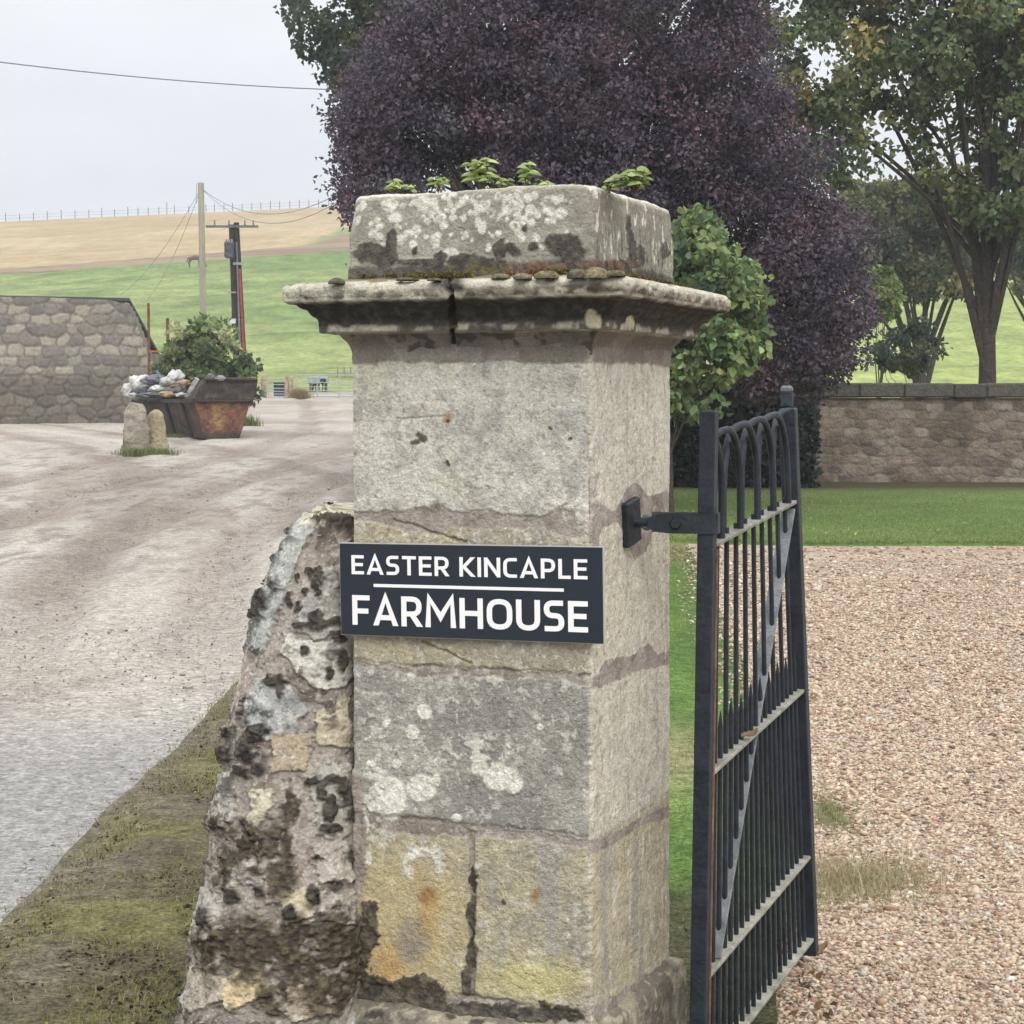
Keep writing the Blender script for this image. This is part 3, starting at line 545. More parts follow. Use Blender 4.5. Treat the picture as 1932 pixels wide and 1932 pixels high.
big = rb([(470, 1600, 40, 55), (530, 1600, 30, 62), (545, 1520, 22, 34), (480, 1790, 75, 70), (560, 1780, 55, 55), (640, 1800, 46, 80), (590, 1830, 60, 60), (430, 1780, 30, 45), (420, 1560, 14, 30), (520, 1880, 30, 40), (620, 1880, 40, 40), (400, 1800, 24, 50), (530, 1640, 34, 60), (430, 1640, 26, 40)], .35, 2.2)*sst(.33, .44, n2+.25*(n3-.5)+.06)
mc = mix(C(54, 51, 48), C(84, 78, 70), sst(.4, .7, n3)); mc2 = mix(mix(C(62, 56, 48), C(92, 84, 66), sst(.42, .65, n3)), C(112, 106, 62), sst(.58, .7, n1)*sst(1700, 1600, py)*.7)
rnd = sst(.52, .58, fbm(P*38+3, 3, 173))*sst(.5, .62, n1)*.9
c = mix(c, mc, rnd*.8); c = mix(c, mc2, big*.95); c = mix(c, mc, tufts*.96)
c = mix(c, mix(C(206, 200, 182), C(130, 120, 72), sst(.5, .6, fbm(P*np.array([60, 60, 120]), 3, 174))), sst(-.36, -.335, P[:, 2]-EYE)*.85*(1-tufts))
c = mix(c, C(212, 208, 198), sst(.70, .76, n4)*.5*(1-big)*(1-tufts))
disp = pm*(.010+.010*(fbm(P*20, 2, 185)-.5))+stn*(.005+.009*np.sqrt(np.clip(gapm/.1, 0, 1)))+.028*(n1-.5)+.009*(n2-.5)+.005*(n3-.5)+.003*(n4-.5)+tufts*(.008+.012*n3)+big*(.004+.018*(n3-.3))+rnd*.006-.006*sst(.66, .74, fbm(P*50, 3, 175))
disp = disp*(.25+.75*sst(-.305, -.35, P[:, 2]-EYE))
V = P+Nn*disp[:, None]
M_rub = material('rubble_stone', rough=.95, spec=.15, layers=((70, 5, .8, 1.2), (220, 3, .85, 1.15)), bumps=((110, 5, .005), (300, 3, .002)))
F = grid_faces(nv, nu, True)
o = npmesh('rubble_wall', V, F[:, ::-1] if RUBFLIP else F, M_rub, col=np.clip(c, .006, .9), smooth=True)
tag(o, 'low tapering stub of rough rubble wall with black moss, against the pillar', 'wall')
# ================================================================= FARMHOUSE SIGN
M_sign = material('sign_face', base=tuple(lin(30, 37, 47)), attr=False, rough=.42, spec=.4, layers=((12, 4, .9, 1.1),))
M_edge = material('sign_edge', base=tuple(C(178, 178, 172)), attr=False, rough=.5)
M_white = material('sign_lettering', base=(.80, .80, .79), attr=False, rough=.5)
fo = PC-AY*(HW+.022)
def onface(px_, py_, off=0.0):
    d = ray(px_, py_); e0 = np.array([0, 0, EYE]); n = AY; q = fo-AY*off
    return e0+d*(np.dot(np.array([q[0], q[1], 0])-np.array([0, 0, 0]), n)/np.dot(d, n))
cs = [onface(*p) for p in ((643, 1022), (1138, 1033), (1140, 1216), (643, 1198))]
O_ = cs[3]; Ux = (cs[2]-cs[3]); SWID = np.linalg.norm(Ux); Ux /= SWID; SH = (np.linalg.norm(cs[0]-cs[3])+np.linalg.norm(cs[1]-cs[2]))/2; Uz = np.cross(AY, Ux)*-1
Uz = np.cross(Ux, AY); Uz /= np.linalg.norm(Uz)
if Uz[2] < 0: Uz = -Uz
print('sign', SWID, SH)
sign = empty('house_sign', tuple(O_+Ux*SWID/2))
tag(sign, 'dark slate blue house sign in white capitals reading EASTER KINCAPLE FARMHOUSE', 'sign')
cen = O_+Ux*SWID/2+Uz*SH/2
MB().box(cen+AY*.006, SWID/2, .004, SH/2, (Ux, AY, Uz)).build('backing_board', M_edge, sign)
MB().box(cen+AY*.0005, SWID/2-.0025, .0022, SH/2-.0025, (Ux, AY, Uz)).build('face_panel', M_sign, sign)
fpanel = bpy.data.objects['face_panel']
def fillet(pts, rs, closed=False):
    pts = [np.array(p, float) for p in pts]; n = len(pts); out_ = []
    for i in range(n):
        r = rs if np.isscalar(rs) else rs[i]
        if (not closed and i in (0, n-1)) or r <= 0: out_.append(pts[i]); continue
        p, a, b = pts[i], pts[i-1]-pts[i], pts[(i+1) % n]-pts[i]; la, lb = np.linalg.norm(a), np.linalg.norm(b); k = min(r, la*.5, lb*.5)
        A, B = p+a/la*k, p+b/lb*k
        for t in np.linspace(0, 1, 7): out_.append((1-t)**2*A+2*t*(1-t)*p+t*t*B)
    o2 = [out_[0]]
    for q in out_[1:]:
        if np.linalg.norm(q-o2[-1]) > 1e-3: o2.append(q)
    if closed and np.linalg.norm(o2[0]-o2[-1]) < 1e-3: o2.pop()
    return o2
def glyph(ch, t):
    """strokes of a capital of height 1: (width, [(points, closed, extend)])"""
    h = t/2; T = 1-h
    W_ = dict(E=.60, A=.80, S=.62, T=.66, R=.66, K=.70, I=.0+t, N=.74, C=.62, P=.64, L=.55, F=.58, M=.98, H=.74, O=.80, U=.74)[ch]; a, b = h, W_-h; r = .26
    S_ = {'E': [([(a, 0), (a, 1)], 0), ([(a, T), (W_, T)], 0), ([(a, .51), (W_*.93, .51)], 0), ([(a, h), (W_, h)], 0)],
          'F': [([(a, 0), (a, 1)], 0), ([(a, T), (W_, T)], 0), ([(a, .47), (W_*.92, .47)], 0)], 'L': [([(a, 0), (a, 1)], 0), ([(a, h), (W_, h)], 0)],
          'T': [([(0, T), (W_, T)], 0), ([(W_/2, 0), (W_/2, T)], 0)], 'I': [([(a, 0), (a, 1)], 0)], 'H': [([(a, 0), (a, 1)], 0), ([(b, 0), (b, 1)], 0), ([(a, .5), (b, .5)], 0)],
          'A': [([(a*.9, 0), (W_/2, 1-h*.55), (W_-a*.9, 0)], 0), ([(W_*.22, .27), (W_*.78, .27)], 0)],
          'N': [([(a, 0), (a, 1)], 0), ([(b, 0), (b, 1)], 0), ([(a, 1-h*.6), (b, h*.6)], 0)], 'M': [([(a, 0), (a+.04, 1-h*.4), (W_/2, .34), (b-.04, 1-h*.4), (b, 0)], 0)],
          'K': [([(a, 0), (a, 1)], 0), ([(W_-h*.9, 1), (a+.12, .5), (W_-h*.7, 0)], 0)],
          'U': [(fillet([(a, 1), (a, h), (b, h), (b, 1)], .34), 0)], 'C': [(fillet([(W_, T), (a, T), (a, h), (W_, h)], .38), 0)],
          'O': [(fillet([(a, T), (b, T), (b, h), (a, h)], .36, True), 1)], 'S': [(fillet([(W_*.95, T), (a, T), (a, .51), (b, .51), (b, h), (.02, h)], .2), 0)],
          'P': [([(a, 0), (a, 1)], 0), (fillet([(a, T), (b, T), (b, .40), (a, .40)], .24), 0)],
          'R': [([(a, 0), (a, 1)], 0), (fillet([(a, T), (b, T), (b, .42), (a, .42)], .24), 0), ([(W_*.48, .44), (W_-h*.75, 0)], 0)]}
    return W_, S_[ch]
def lettering(name, text, x0, x1, y0, y1, t, gap, sp):
    adv = 0; items = []
    for ch in text:
        if ch == ' ': adv += sp; continue
        W_, st = glyph(ch, t); items.append((adv, st)); adv += W_+gap
    adv -= gap; sx_ = (x1-x0)/adv; sy_ = y1-y0; mb = MB(); q = 0
    for ox, st in items:
        for pts, closed in st:
            p = np.array(pts); q += 1; lift = .0026+.00012*(q % 4)
            d = np.gradient(p, axis=0) if not closed else np.roll(p, -1, 0)-np.roll(p, 1, 0)
            n = len(p); off_ = np.zeros((n, 2))
            for i in range(n):
                a_ = p[i]-p[i-1] if (i > 0 or closed) else p[i+1]-p[i]; b_ = p[(i+1) % n]-p[i] if (i < n-1 or closed) else a_
                a_ = a_/(np.linalg.norm(a_)+1e-9); b_ = b_/(np.linalg.norm(b_)+1e-9); na = np.array([-a_[1], a_[0]]); nb = np.array([-b_[1], b_[0]]); m_ = na+nb; m_ /= np.linalg.norm(m_)+1e-9
                off_[i] = m_*min(t/2/max(np.dot(m_, na), .3), t*1.1)
            # keep diagonal ends on the baseline and cap line
            Lp, Rp = p+off_, p-off_
            if not closed:
                for e_i in (0, n-1):
                    k = 1 if e_i == 0 else n-2; dv = p[e_i]-p[k]
                    if abs(dv[0]) > .02 and abs(dv[1]) > .3:
                        yv = p[e_i][1]
                        for A_ in (Lp, Rp): sft = (yv-A_[e_i][1])/dv[1]; A_[e_i] = A_[e_i]+dv*sft
            to = lambda u: O_+Ux*(x0+(ox+u[0])*sx_)+Uz*(y0+u[1]*sy_)-AY*lift
            V_ = [to(u) for u in Lp]+[to(u) for u in Rp]; m = n if closed else n-1
            mb.add(V_, [(i, n+i, n+(i+1) % n, (i+1) % n) for i in range(m)])
    return mb.build(name, M_white, fpanel)
lettering('house_name', 'EASTER KINCAPLE', .050*SWID, .944*SWID, .663*SH, .868*SH, .165, .135, .36)
lettering('house_type', 'FARMHOUSE', .050*SWID, .944*SWID, .118*SH, .438*SH, .17, .115, .3)
MB().box(O_+Ux*SWID*.497+Uz*SH*.547-AY*.0026, SWID*.3605, .0004, SH*.0165, (Ux, AY, Uz)).build('ruled_line', M_white, fpanel)

# ================================================================= IRON GATE
M_iron = material('black_painted_iron', rough=.55, spec=.3, layers=((18, 6, .6, 1.55), (120, 4, .75, 1.25)), bumps=((60, 4, .003),))
IR = lin(38, 44, 52)*.8; WORN = lin(96, 100, 102); RUST = lin(118, 92, 72); DUST = lin(150, 148, 136)
gd = np.array([.332, .943, 0]); gd /= np.linalg.norm(gd); gn = np.array([gd[1], -gd[0], 0])
HB = at(1332, 1300, 4.785); HB = np.array([HB[0], HB[1], 0]); GL = 1.125
def gp(t, zr, n=0.0):
    s_ = t*(GL+.050*(-.38-zr)); n = n+(t*.055-(1-t)*.014)*(-zr-.38)/1.4; return HB+gd*s_+gn*n+np.array([0, 0, EYE+zr+.055*t])
gate = empty('garden_gate', (HB[0], HB[1], 0)); tag(gate, 'open black iron gate with hooped top and spiked lower bars, hung on the pillar', 'gate')
zR = [-.381, -.975, -1.508, -1.775]
up = np.array([0, 0, 1.0])
def bar_between(p, q, hx, hy, side, col, ch=.002):
    t_ = (q-p)/np.linalg.norm(q-p); s2 = side-t_*np.dot(side, t_); s2 /= np.linalg.norm(s2); return MB().box((p+q)/2, hx, hy, np.linalg.norm(q-p)/2, (s2, np.cross(t_, s2), t_), col, ch)
b = bar_between(gp(0, -1.93), gp(0, -.036), .021, .021, gn, IR, .003); b.build('hinge_stile', M_iron, gate)
b = bar_between(gp(0, -1.93, .0225)+gd*.021, gp(0, -.39, .0225)+gd*.021, .0025, .0016, gn, RUST, 0); b.build('rusty_edge_strip', M_iron, gate)
b = bar_between(gp(1, -1.83), gp(1, -.092), .026, .025, gn, IR, .003); b.build('latch_stile', M_iron, gate)
p = gp(1, -.088)
kb = MB(); P_ = []
for k in range(13):
    g_ = -pi/2*.3+k/12*pi*1.25; P_.append(p-gd*.010+up*(.028+.03*k/12)+gd*.014*cos(g_)+up*.016*sin(g_))
kb.box(p-gd*.012+up*.028, .014, .018, .030, (gd, gn, up), IR*1.6, .006); kb.box(p-gd*.018+up*.055, .018, .0185, .012, (gd, gn, up), WORN, .008); kb.build('latch_knob', M_iron, gate)
for zr in zR:
    b = bar_between(gp(.016, zr), gp(.984, zr), .022, .006, gn, mix(DUST, IR, .45) if zr > -.9 else DUST*.75, .0025); b.build('rail', M_iron, gate)
RB = .0070
for k in range(9):
    t = .1+.1*k; MB().tube([gp(t, -.36), gp(t, -.9), gp(t, -1.4), gp(t, -1.79)], RB, 8, IR).build('upright_bar', M_iron, gate, smooth=True)
for k in range(10):
    t = .05+.1*k; zt = -.975+.145*random.uniform(.9, 1.05)
    MB().tube([gp(t, zt), gp(t, zt-.045), gp(t, -1.4), gp(t, -1.79)], [.001, RB, RB, RB], 8, IR).build('dog_bar', M_iron, gate, smooth=True)
for i0 in (-3, -1, 1, 3, 5, 7):
    ta, tb = .1+.1*i0, .1+.1*(i0+3); tm = (ta+tb)/2; hw_ = (tb-ta)/2; P_ = []
    for t, zr in [(ta, -.375), (ta, -.32), (ta, -.27)]+[(tm-hw_*cos(g_), -.26+.165*sin(g_)) for g_ in np.linspace(0, pi, 19)]+[(tb, -.27), (tb, -.32), (tb, -.375)]:
        if .02 <= t <= .968: P_.append(gp(t, zr, .012 if t > tm else -.010+.022*max(0, (t-tm+.06)/.06) if t > tm-.06 else -.010))
    if len(P_) > 2: MB().tube(P_, .0098, 10, IR*1.1).build('hoop', M_iron, gate, smooth=True)
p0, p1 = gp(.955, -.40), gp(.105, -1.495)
b = bar_between(p0, p1, .0205, .005, gn, lin(150, 156, 160)*.44, .002); b.build('diagonal_brace', M_iron, gate)  # pale grey paints the sky's reflection onto the flat brace
# hinge strap and wall plate
zs = -.327; q0 = HB+up*(EYE+zs)
pl = PC+AX*HW+AY*(-.045); pl = np.array([pl[0], pl[1], EYE+zs+.004]); sd = (q0-pl); sd[2] = 0; sd /= np.linalg.norm(sd); sn = np.array([sd[1], -sd[0], 0])
rot = radians(8); py1 = AY*cos(rot)+up*sin(rot); pz1 = -AY*sin(rot)+up*cos(rot)
hinge = MB(); hinge.box(pl+AX*.010, .010, .052, .058, (AX, py1, pz1), IR, .004); hplate = hinge.build('hinge_plate', M_iron, gate)
b = MB(); b.tube([pl+AX*.015, pl+AX*.045, pl+AX*.062], [.014, .012, .010], 10, IR); th = np.linspace(0, 2*pi, 17)
b.tube([pl+AX*.052+AX*.012*cos(x_)+up*.014*sin(x_) for x_ in th], .007, 8, WORN*.9, False); b.build('eye_bolt', M_iron, hplate, smooth=True)
b = MB(); Lh = np.linalg.norm((q0-pl)[:2]); f = lambda d_, h_, n_: pl+sd*d_+sn*n_+up*h_
hs = [(.055, .012), (.066, .018), (.085, .0235), (.11, .026), (Lh+.030, .026)]
V_ = []; F_ = []
for d_, h_ in hs:
    for n_ in (.026, .020): V_ += [f(d_, h_, n_), f(d_, -h_, n_)]
for i in range(len(hs)-1):
    a_ = i*4; F_ += [(a_, a_+1, a_+5, a_+4), (a_+3, a_+2, a_+6, a_+7), (a_+2, a_, a_+4, a_+6), (a_+1, a_+3, a_+7, a_+5)]
F_ += [(0, 2, 3, 1), (16, 17, 19, 18)]; b.add(V_, F_, IR)
b.box(f(Lh+.028, 0, 0), .003, .0255, .026, (sd, sn, up), IR, .001); b.box(f(.13, 0, 0), .012, .02, .02, (sd, sn, up), IR*.8)
V2 = [f(d_, h_, -.026 if k else -.020) for k in (0, 1) for d_ in (.06, Lh+.03) for h_ in (-.026, .026)]; b.add(V2, [(0, 1, 3, 2), (4, 6, 7, 5), (1, 5, 7, 3), (0, 2, 6, 4)], mix(IR, WORN, .4))
hs_ = b.build('hinge_strap', M_iron, gate); MB().tube([f(.128, 0, .0265), f(.128, 0, .034)], [.016, .013], 6, IR*1.1).build('bolt', M_iron, hs_)
# ================================================================= VEGETATION
def leaf_material(name, transl=.35, rough=.6, spec=.25):
    return material(name, rough=rough, spec=spec, transl=transl)
M_leaf = leaf_material('foliage'); M_purple = leaf_material('copper_foliage', .22, .55, .3)
M_bark = material('bark', rough=.95, layers=((6, 5, .7, 1.3), (30, 4, .7, 1.3, (1, 1, .3))), bumps=((14, 5, .04),))
def leaves(name, P, size, cols, mat, parent, droop=.3, aspect=.55, out=None, fold=.25, rg=RNG, hi=False):
    """many small folded leaves; P their base points"""
    n = len(P); d = rg.normal(size=(n, 3)); d[:, 2] -= droop
    if out is not None: d += out
    d /= np.linalg.norm(d, axis=1)[:, None]; r = rg.normal(size=(n, 3)); r[:, 2] *= .6
    s_ = np.cross(d, r); s_ /= np.linalg.norm(s_, axis=1)[:, None]+1e-9; nn_ = np.cross(s_, d)
    L_ = (size*rg.uniform(.6, 1.3, n))[:, None]; W_ = L_*aspect*.5
    b = P; tip = P+d*L_-nn_*L_*.15; m = P+d*L_*.45
    l_ = m+s_*W_+nn_*W_*fold*2; r_ = m-s_*W_+nn_*W_*fold*2
    if hi:                                              # pointed oval leaves with a folded midrib
        f = lambda t, w, z: P+d*L_*t+s_*W_*w+nn_*(W_*fold*2*abs(w)-L_*z)
        V = np.stack([b, f(.22, .75, .01), f(.55, 1, .05), f(.82, .5, .12), P+d*L_-nn_*L_*.2, f(.82, -.5, .12), f(.55, -1, .05), f(.22, -.75, .01), f(.5, 0, .04)], 1).reshape(-1, 3); i = np.arange(n)[:, None]*9
        F = np.concatenate([i+np.array([q]) for q in ((0, 8, 2, 1), (8, 4, 3, 2), (0, 7, 6, 8), (8, 6, 5, 4))], 0)
        return npmesh(name, V, F, mat, parent, col=np.repeat(cols, 9, 0))
    V = np.stack([b, l_, tip, r_], 1).reshape(-1, 3); i = np.arange(n)[:, None]*4
    F = np.concatenate([i+np.array([[0, 2, 1]]), i+np.array([[0, 3, 2]])], 0)
    return npmesh(name, V, F, mat, parent, col=np.repeat(cols, 4, 0))
def crown_points(poly, Y, depth, nclump, per, spread, rg, gaps=.36):
    """clump centres inside an outline (traced at distance Y), spread over a real depth"""
    poly = np.array(poly, float); lo, hi = poly.min(0), poly.max(0); cen = []
    while len(cen) < nclump:
        q = rg.uniform(lo, hi, (400, 2)); ok = inpoly(q[:, 0], q[:, 1], poly); sc_ = 9.0/(hi[0]-lo[0]); ok &= fbm(np.stack([q[:, 0]*sc_, q[:, 1]*sc_, q[:, 0]*0+Y], 1), 3, 301) > gaps
        for a, b_ in q[ok]:
            y = Y+depth*.5*rg.uniform(-1, 1)*(.35+.65*rg.random())
            cen.append((*at(a, b_, Y), y))
            if len(cen) >= nclump: break
    cen = np.array(cen); base = cen[:, :3].copy(); base[:, 1] = cen[:, 3]
    return base
def shells(C_, per, spread, rg):
    n = len(C_); sp = spread*rg.uniform(.6, 1.3, n)
    u = rg.normal(size=(n, per, 3)); u /= np.linalg.norm(u, axis=2)[..., None]; rr = rg.random((n, per, 1))**.45
    u[..., 2] *= .75
    return (C_[:, None]+u*rr*sp[:, None, None]).reshape(-1, 3), u.reshape(-1, 3), np.repeat(np.arange(n), per)
def limbs(mb, base, h, r, targets, rg, n=14, lean=(0, 0)):
    top = np.array(base)+np.array([lean[0], lean[1], h]); k = 9
    P_ = [np.array(base)*(1-t)+top*t+np.array([.12*sin(5*t+1), .1*cos(4*t), 0])*t for t in np.linspace(0, 1, k)]
    mb.tube(P_, [r*(1-.75*t)*(1+.5*math.exp(-t*14)) for t in np.linspace(0, 1, k)], 10, C(96, 88, 80)*.5)
    for q in targets[rg.choice(len(targets), min(n, len(targets)), replace=False)]:
        t = rg.uniform(.25, .85); s0 = np.array(base)*(1-t)+top*t; m1 = s0*.6+q*.4+np.array([0, 0, .25]); rad = r*(1-.75*t)*.5
        mb.tube([s0, m1, q*.7+s0*.3+rg.normal(size=3)*.12+np.array([0, 0, .15]), q], [rad, rad*.7, rad*.42, rad*.12], 6, C(96, 88, 80)*.5)
def jit(c, n, rg, v=.25, hue=.06):
    k = np.exp(rg.normal(0, v, (n, 1))); return np.clip(np.array(c)[None]*k*(1+rg.normal(0, hue, (n, 3))), .002, .9)
def tree(name, label, cat, poly, Y, depth, nclump, per, spread, size, pal, base, h, r, seed, mat=None, droop=.3, aspect=.55, gx=None, group=None, nl=14, out=.5, lean=(0, 0), hi=False, gaps=.36, sprays=0):
    rg = np.random.default_rng(seed); base = np.array(base, float); root = empty(name, tuple(base))
    tag(root, label, cat, group)
    Cn = crown_points(poly, Y, depth, nclump, per, spread, rg, gaps); P_, u, ci = shells(Cn, per, spread, rg)
    if sprays:                                          # loose twigs of leaves breaking the outline
        pl_ = np.array(poly, float); mid = pl_.mean(0); Cs = []
        for k in range(sprays):
            i_ = rg.integers(len(pl_)); t_ = rg.random(); e_ = pl_[i_]*(1-t_)+pl_[(i_+1) % len(pl_)]*t_; e_ = e_+(e_-mid)/np.linalg.norm(e_-mid)*rg.uniform(-10, 26); Cs.append(at(e_[0], e_[1], Y+rg.uniform(-.25, .25)*depth))
        P2_, u2, c2_ = shells(np.array(Cs), max(14, per//4), spread*.5, rg); P_ = np.concatenate([P_, P2_]); u = np.concatenate([u, u2]); ci = np.concatenate([ci, c2_+len(Cn)]); Cn = np.concatenate([Cn, np.array(Cs)])
    n = len(P_)
    tone = rg.choice(len(pal), len(Cn), p=[q[1] for q in pal]); pc_ = np.array([q[0] for q in pal])[tone[ci]]
    pc_ = pc_*np.exp(rg.normal(0, .16, (len(Cn), 1)))[ci]*np.exp(rg.normal(0, .22, (n, 1)))*(1+rg.normal(0, .06, (n, 3)))
    mb = MB(); limbs(mb, base, h, r, Cn, rg, nl, lean); mb.build('trunk', M_bark, root, True)
    leaves('crown', P_, size, np.clip(pc_, .002, .9), mat or M_leaf, root, droop, aspect, u*out, rg=rg, hi=hi)
    return root
LV = .62
def lc_(r, g, b): return lin(r, g, b)*LV
gb = lambda px_, py_, Y: (lambda q: (q[0], Y, float(G(q[0], Y))))(at(px_, py_, Y))
# copper-leaved tree
pp = [(655, 372), (662, 300), (648, 230), (690, 150), (735, 60), (830, -10), (860, -140), (1380, -160), (1400, -40), (1440, 60), (1430, 150), (1490, 250), (1530, 320), (1590, 430), (1610, 520), (1625, 590), (1590, 670), (1545, 730), (1420, 740), (1400, 680), (1400, 600), (1360, 520), (1300, 420), (1250, 520), (1200, 640), (900, 640), (720, 520), (690, 430)]
PUR = [(lc_(112, 96, 110)*.9, .45), (lc_(100, 90, 108)*.9, .3), (lc_(124, 98, 110)*.9, .15), (lc_(108, 104, 112)*.9, .1)]
tree('copper_tree', 'large dark purple leaved tree filling the garden behind the pillar', 'tree', pp, 31, 4.6, 1650, 125, .46, .088, PUR, gb(1180, 900, 31.3), 4.6, .22, 21, M_purple, aspect=.6, nl=90, gaps=.39, sprays=150)
# sparse sprays on its left edge
rg = np.random.default_rng(22)
# tall green trees behind
GRN = [(lc_(94, 106, 84), .4), (lc_(78, 92, 78), .4), (lc_(120, 126, 90), .2)]
pa = [(520, -60), (560, -5), (585, 60), (622, 140), (650, 200), (700, 190), (770, 90), (1060, 90), (1200, 60), (1440, 40), (1440, -260), (700, -260)]
tree('sycamore_tree', 'tall green tree showing above and left of the purple crown', 'tree', pa, 44, 6, 520, 60, .5, .16, GRN, gb(1000, 900, 44), 9.5, .35, 23, aspect=.8, nl=40, droop=.6, gaps=.43, sprays=70)
GR2 = [(lc_(132, 144, 98), .42), (lc_(106, 122, 88), .37), (lc_(160, 164, 104), .18), (lc_(180, 164, 96), .03)]
pb = [(1390, -250), (1420, -20), (1440, 80), (1455, 190), (1520, 300), (1600, 330), (1640, 290), (1600, 230), (1640, 180), (1720, 230), (1760, 340), (1850, 420), (1990, 440), (2100, 300), (2100, -260)]
tree('sycamore_tree', 'tall green tree with yellowing leaves and open gaps at the right edge', 'tree', pb, 41, 5, 560, 74, .52, .16, GR2, gb(1860, 800, 41), 8.2, .24, 24, aspect=.8, nl=24, droop=.7, sprays=60)
pb2 = [(1500, 20), (1545, 10), (1590, 30), (1570, 90), (1520, 110)]
# far trees at the right
OL = [(lc_(128, 130, 88), .4), (lc_(98, 110, 80), .38), (lc_(152, 148, 96), .22)]
pc1 = [(1560, 440), (1600, 350), (1640, 330), (1690, 338), (1760, 350), (1850, 400), (1860, 500), (1800, 560), (1690, 550), (1640, 530), (1570, 520)]
tree('field_tree', 'broad olive green tree standing in the field behind the wall', 'tree', pc1, 72, 6, 300, 110, .6, .2, OL, gb(1740, 700, 72), 4.0, .3, 25, aspect=.8, nl=18)
pc2 = [(1870, 420), (1930, 380), (2060, 360), (2120, 450), (2060, 560), (1900, 540)]
tree('field_tree', 'rounded olive green tree at the right end of the field', 'tree', pc2, 80, 6, 120, 110, .6, .22, OL, gb(1990, 700, 80), 4.4, .3, 26, aspect=.8, nl=16)
LG = [(lc_(142, 160, 92), .6), (lc_(110, 132, 76), .4)]
pc3 = [(1625, 560), (1640, 520), (1670, 510), (1688, 540), (1690, 590), (1650, 610)]
tree('light_bush', 'pale green bush peeping past the purple tree above the wall', 'bush', pc3, 60, 2, 40, 90, .3, .15, LG, gb(1660, 720, 60), 2.2, .08, 27, aspect=.8, nl=8)
pc4 = [(1655, 665), (1690, 620), (1740, 610), (1790, 650), (1760, 700), (1690, 700)]
tree('young_tree', 'dark green sapling in the field just over the garden wall', 'tree', pc4, 52, 1.6, 34, 70, .26, .16, GRN, gb(1730, 720, 52), 1.6, .06, 28, aspect=.6, nl=10)
# broad-leaved shrub beside the pillar
SH = [(lc_(158, 178, 116), .38), (lc_(132, 156, 108), .34), (lc_(98, 122, 92), .12), (lc_(178, 192, 128), .16)]
pe = [(1180, 470), (1262, 425), (1300, 408), (1330, 402), (1352, 450), (1372, 490), (1425, 515), (1446, 560), (1450, 610), (1425, 660), (1405, 715), (1370, 750), (1320, 775), (1180, 790)]
tree('garden_shrub', 'broad leaved light green shrub right beside the pillar cornice', 'shrub', pe, 27.5, 1.6, 300, 40, .24, .13, SH, gb(1260, 960, 27.5), 2.6, .07, 29, aspect=.72, droop=.75, nl=26, out=.7, hi=True, gaps=.42)
# evergreen hedge under the trees, leaf colour darkened for the shade beneath the crown
root = empty('evergreen_hedge', gb(1340, 915, 37)); tag(root, 'evergreen hedge below the purple tree, the shade there put into its dark leaf colour', 'hedge')
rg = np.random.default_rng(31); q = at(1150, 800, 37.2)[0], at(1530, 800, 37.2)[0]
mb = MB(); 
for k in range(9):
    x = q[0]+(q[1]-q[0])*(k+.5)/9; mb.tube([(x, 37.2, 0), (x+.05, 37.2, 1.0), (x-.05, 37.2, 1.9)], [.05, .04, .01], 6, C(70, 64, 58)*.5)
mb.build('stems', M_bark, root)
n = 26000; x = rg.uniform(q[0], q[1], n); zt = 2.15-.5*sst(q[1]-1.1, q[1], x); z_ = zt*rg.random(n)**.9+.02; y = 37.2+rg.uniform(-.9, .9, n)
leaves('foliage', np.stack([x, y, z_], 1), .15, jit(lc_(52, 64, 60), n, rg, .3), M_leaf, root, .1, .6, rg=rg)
for sx, nm in ((1425, 0),):
    pass
# shrub behind the skip
SK = [(lc_(160, 176, 116), .35), (lc_(124, 146, 96), .43), (lc_(100, 120, 84), .16), (lc_(206, 210, 160), .06)]
pk = [(300, 700), (318, 655), (340, 625), (372, 608), (410, 604), (445, 622), (468, 650), (478, 700), (486, 745), (478, 772), (455, 760), (330, 740)]
tree('wild_bush', 'leafy green bush growing behind the rusty skip', 'bush', pk, 58, 3.0, 170, 60, .26, .19, SK, gb(400, 770, 58), 1.6, .08, 33, aspect=.6, nl=30, gaps=.45)

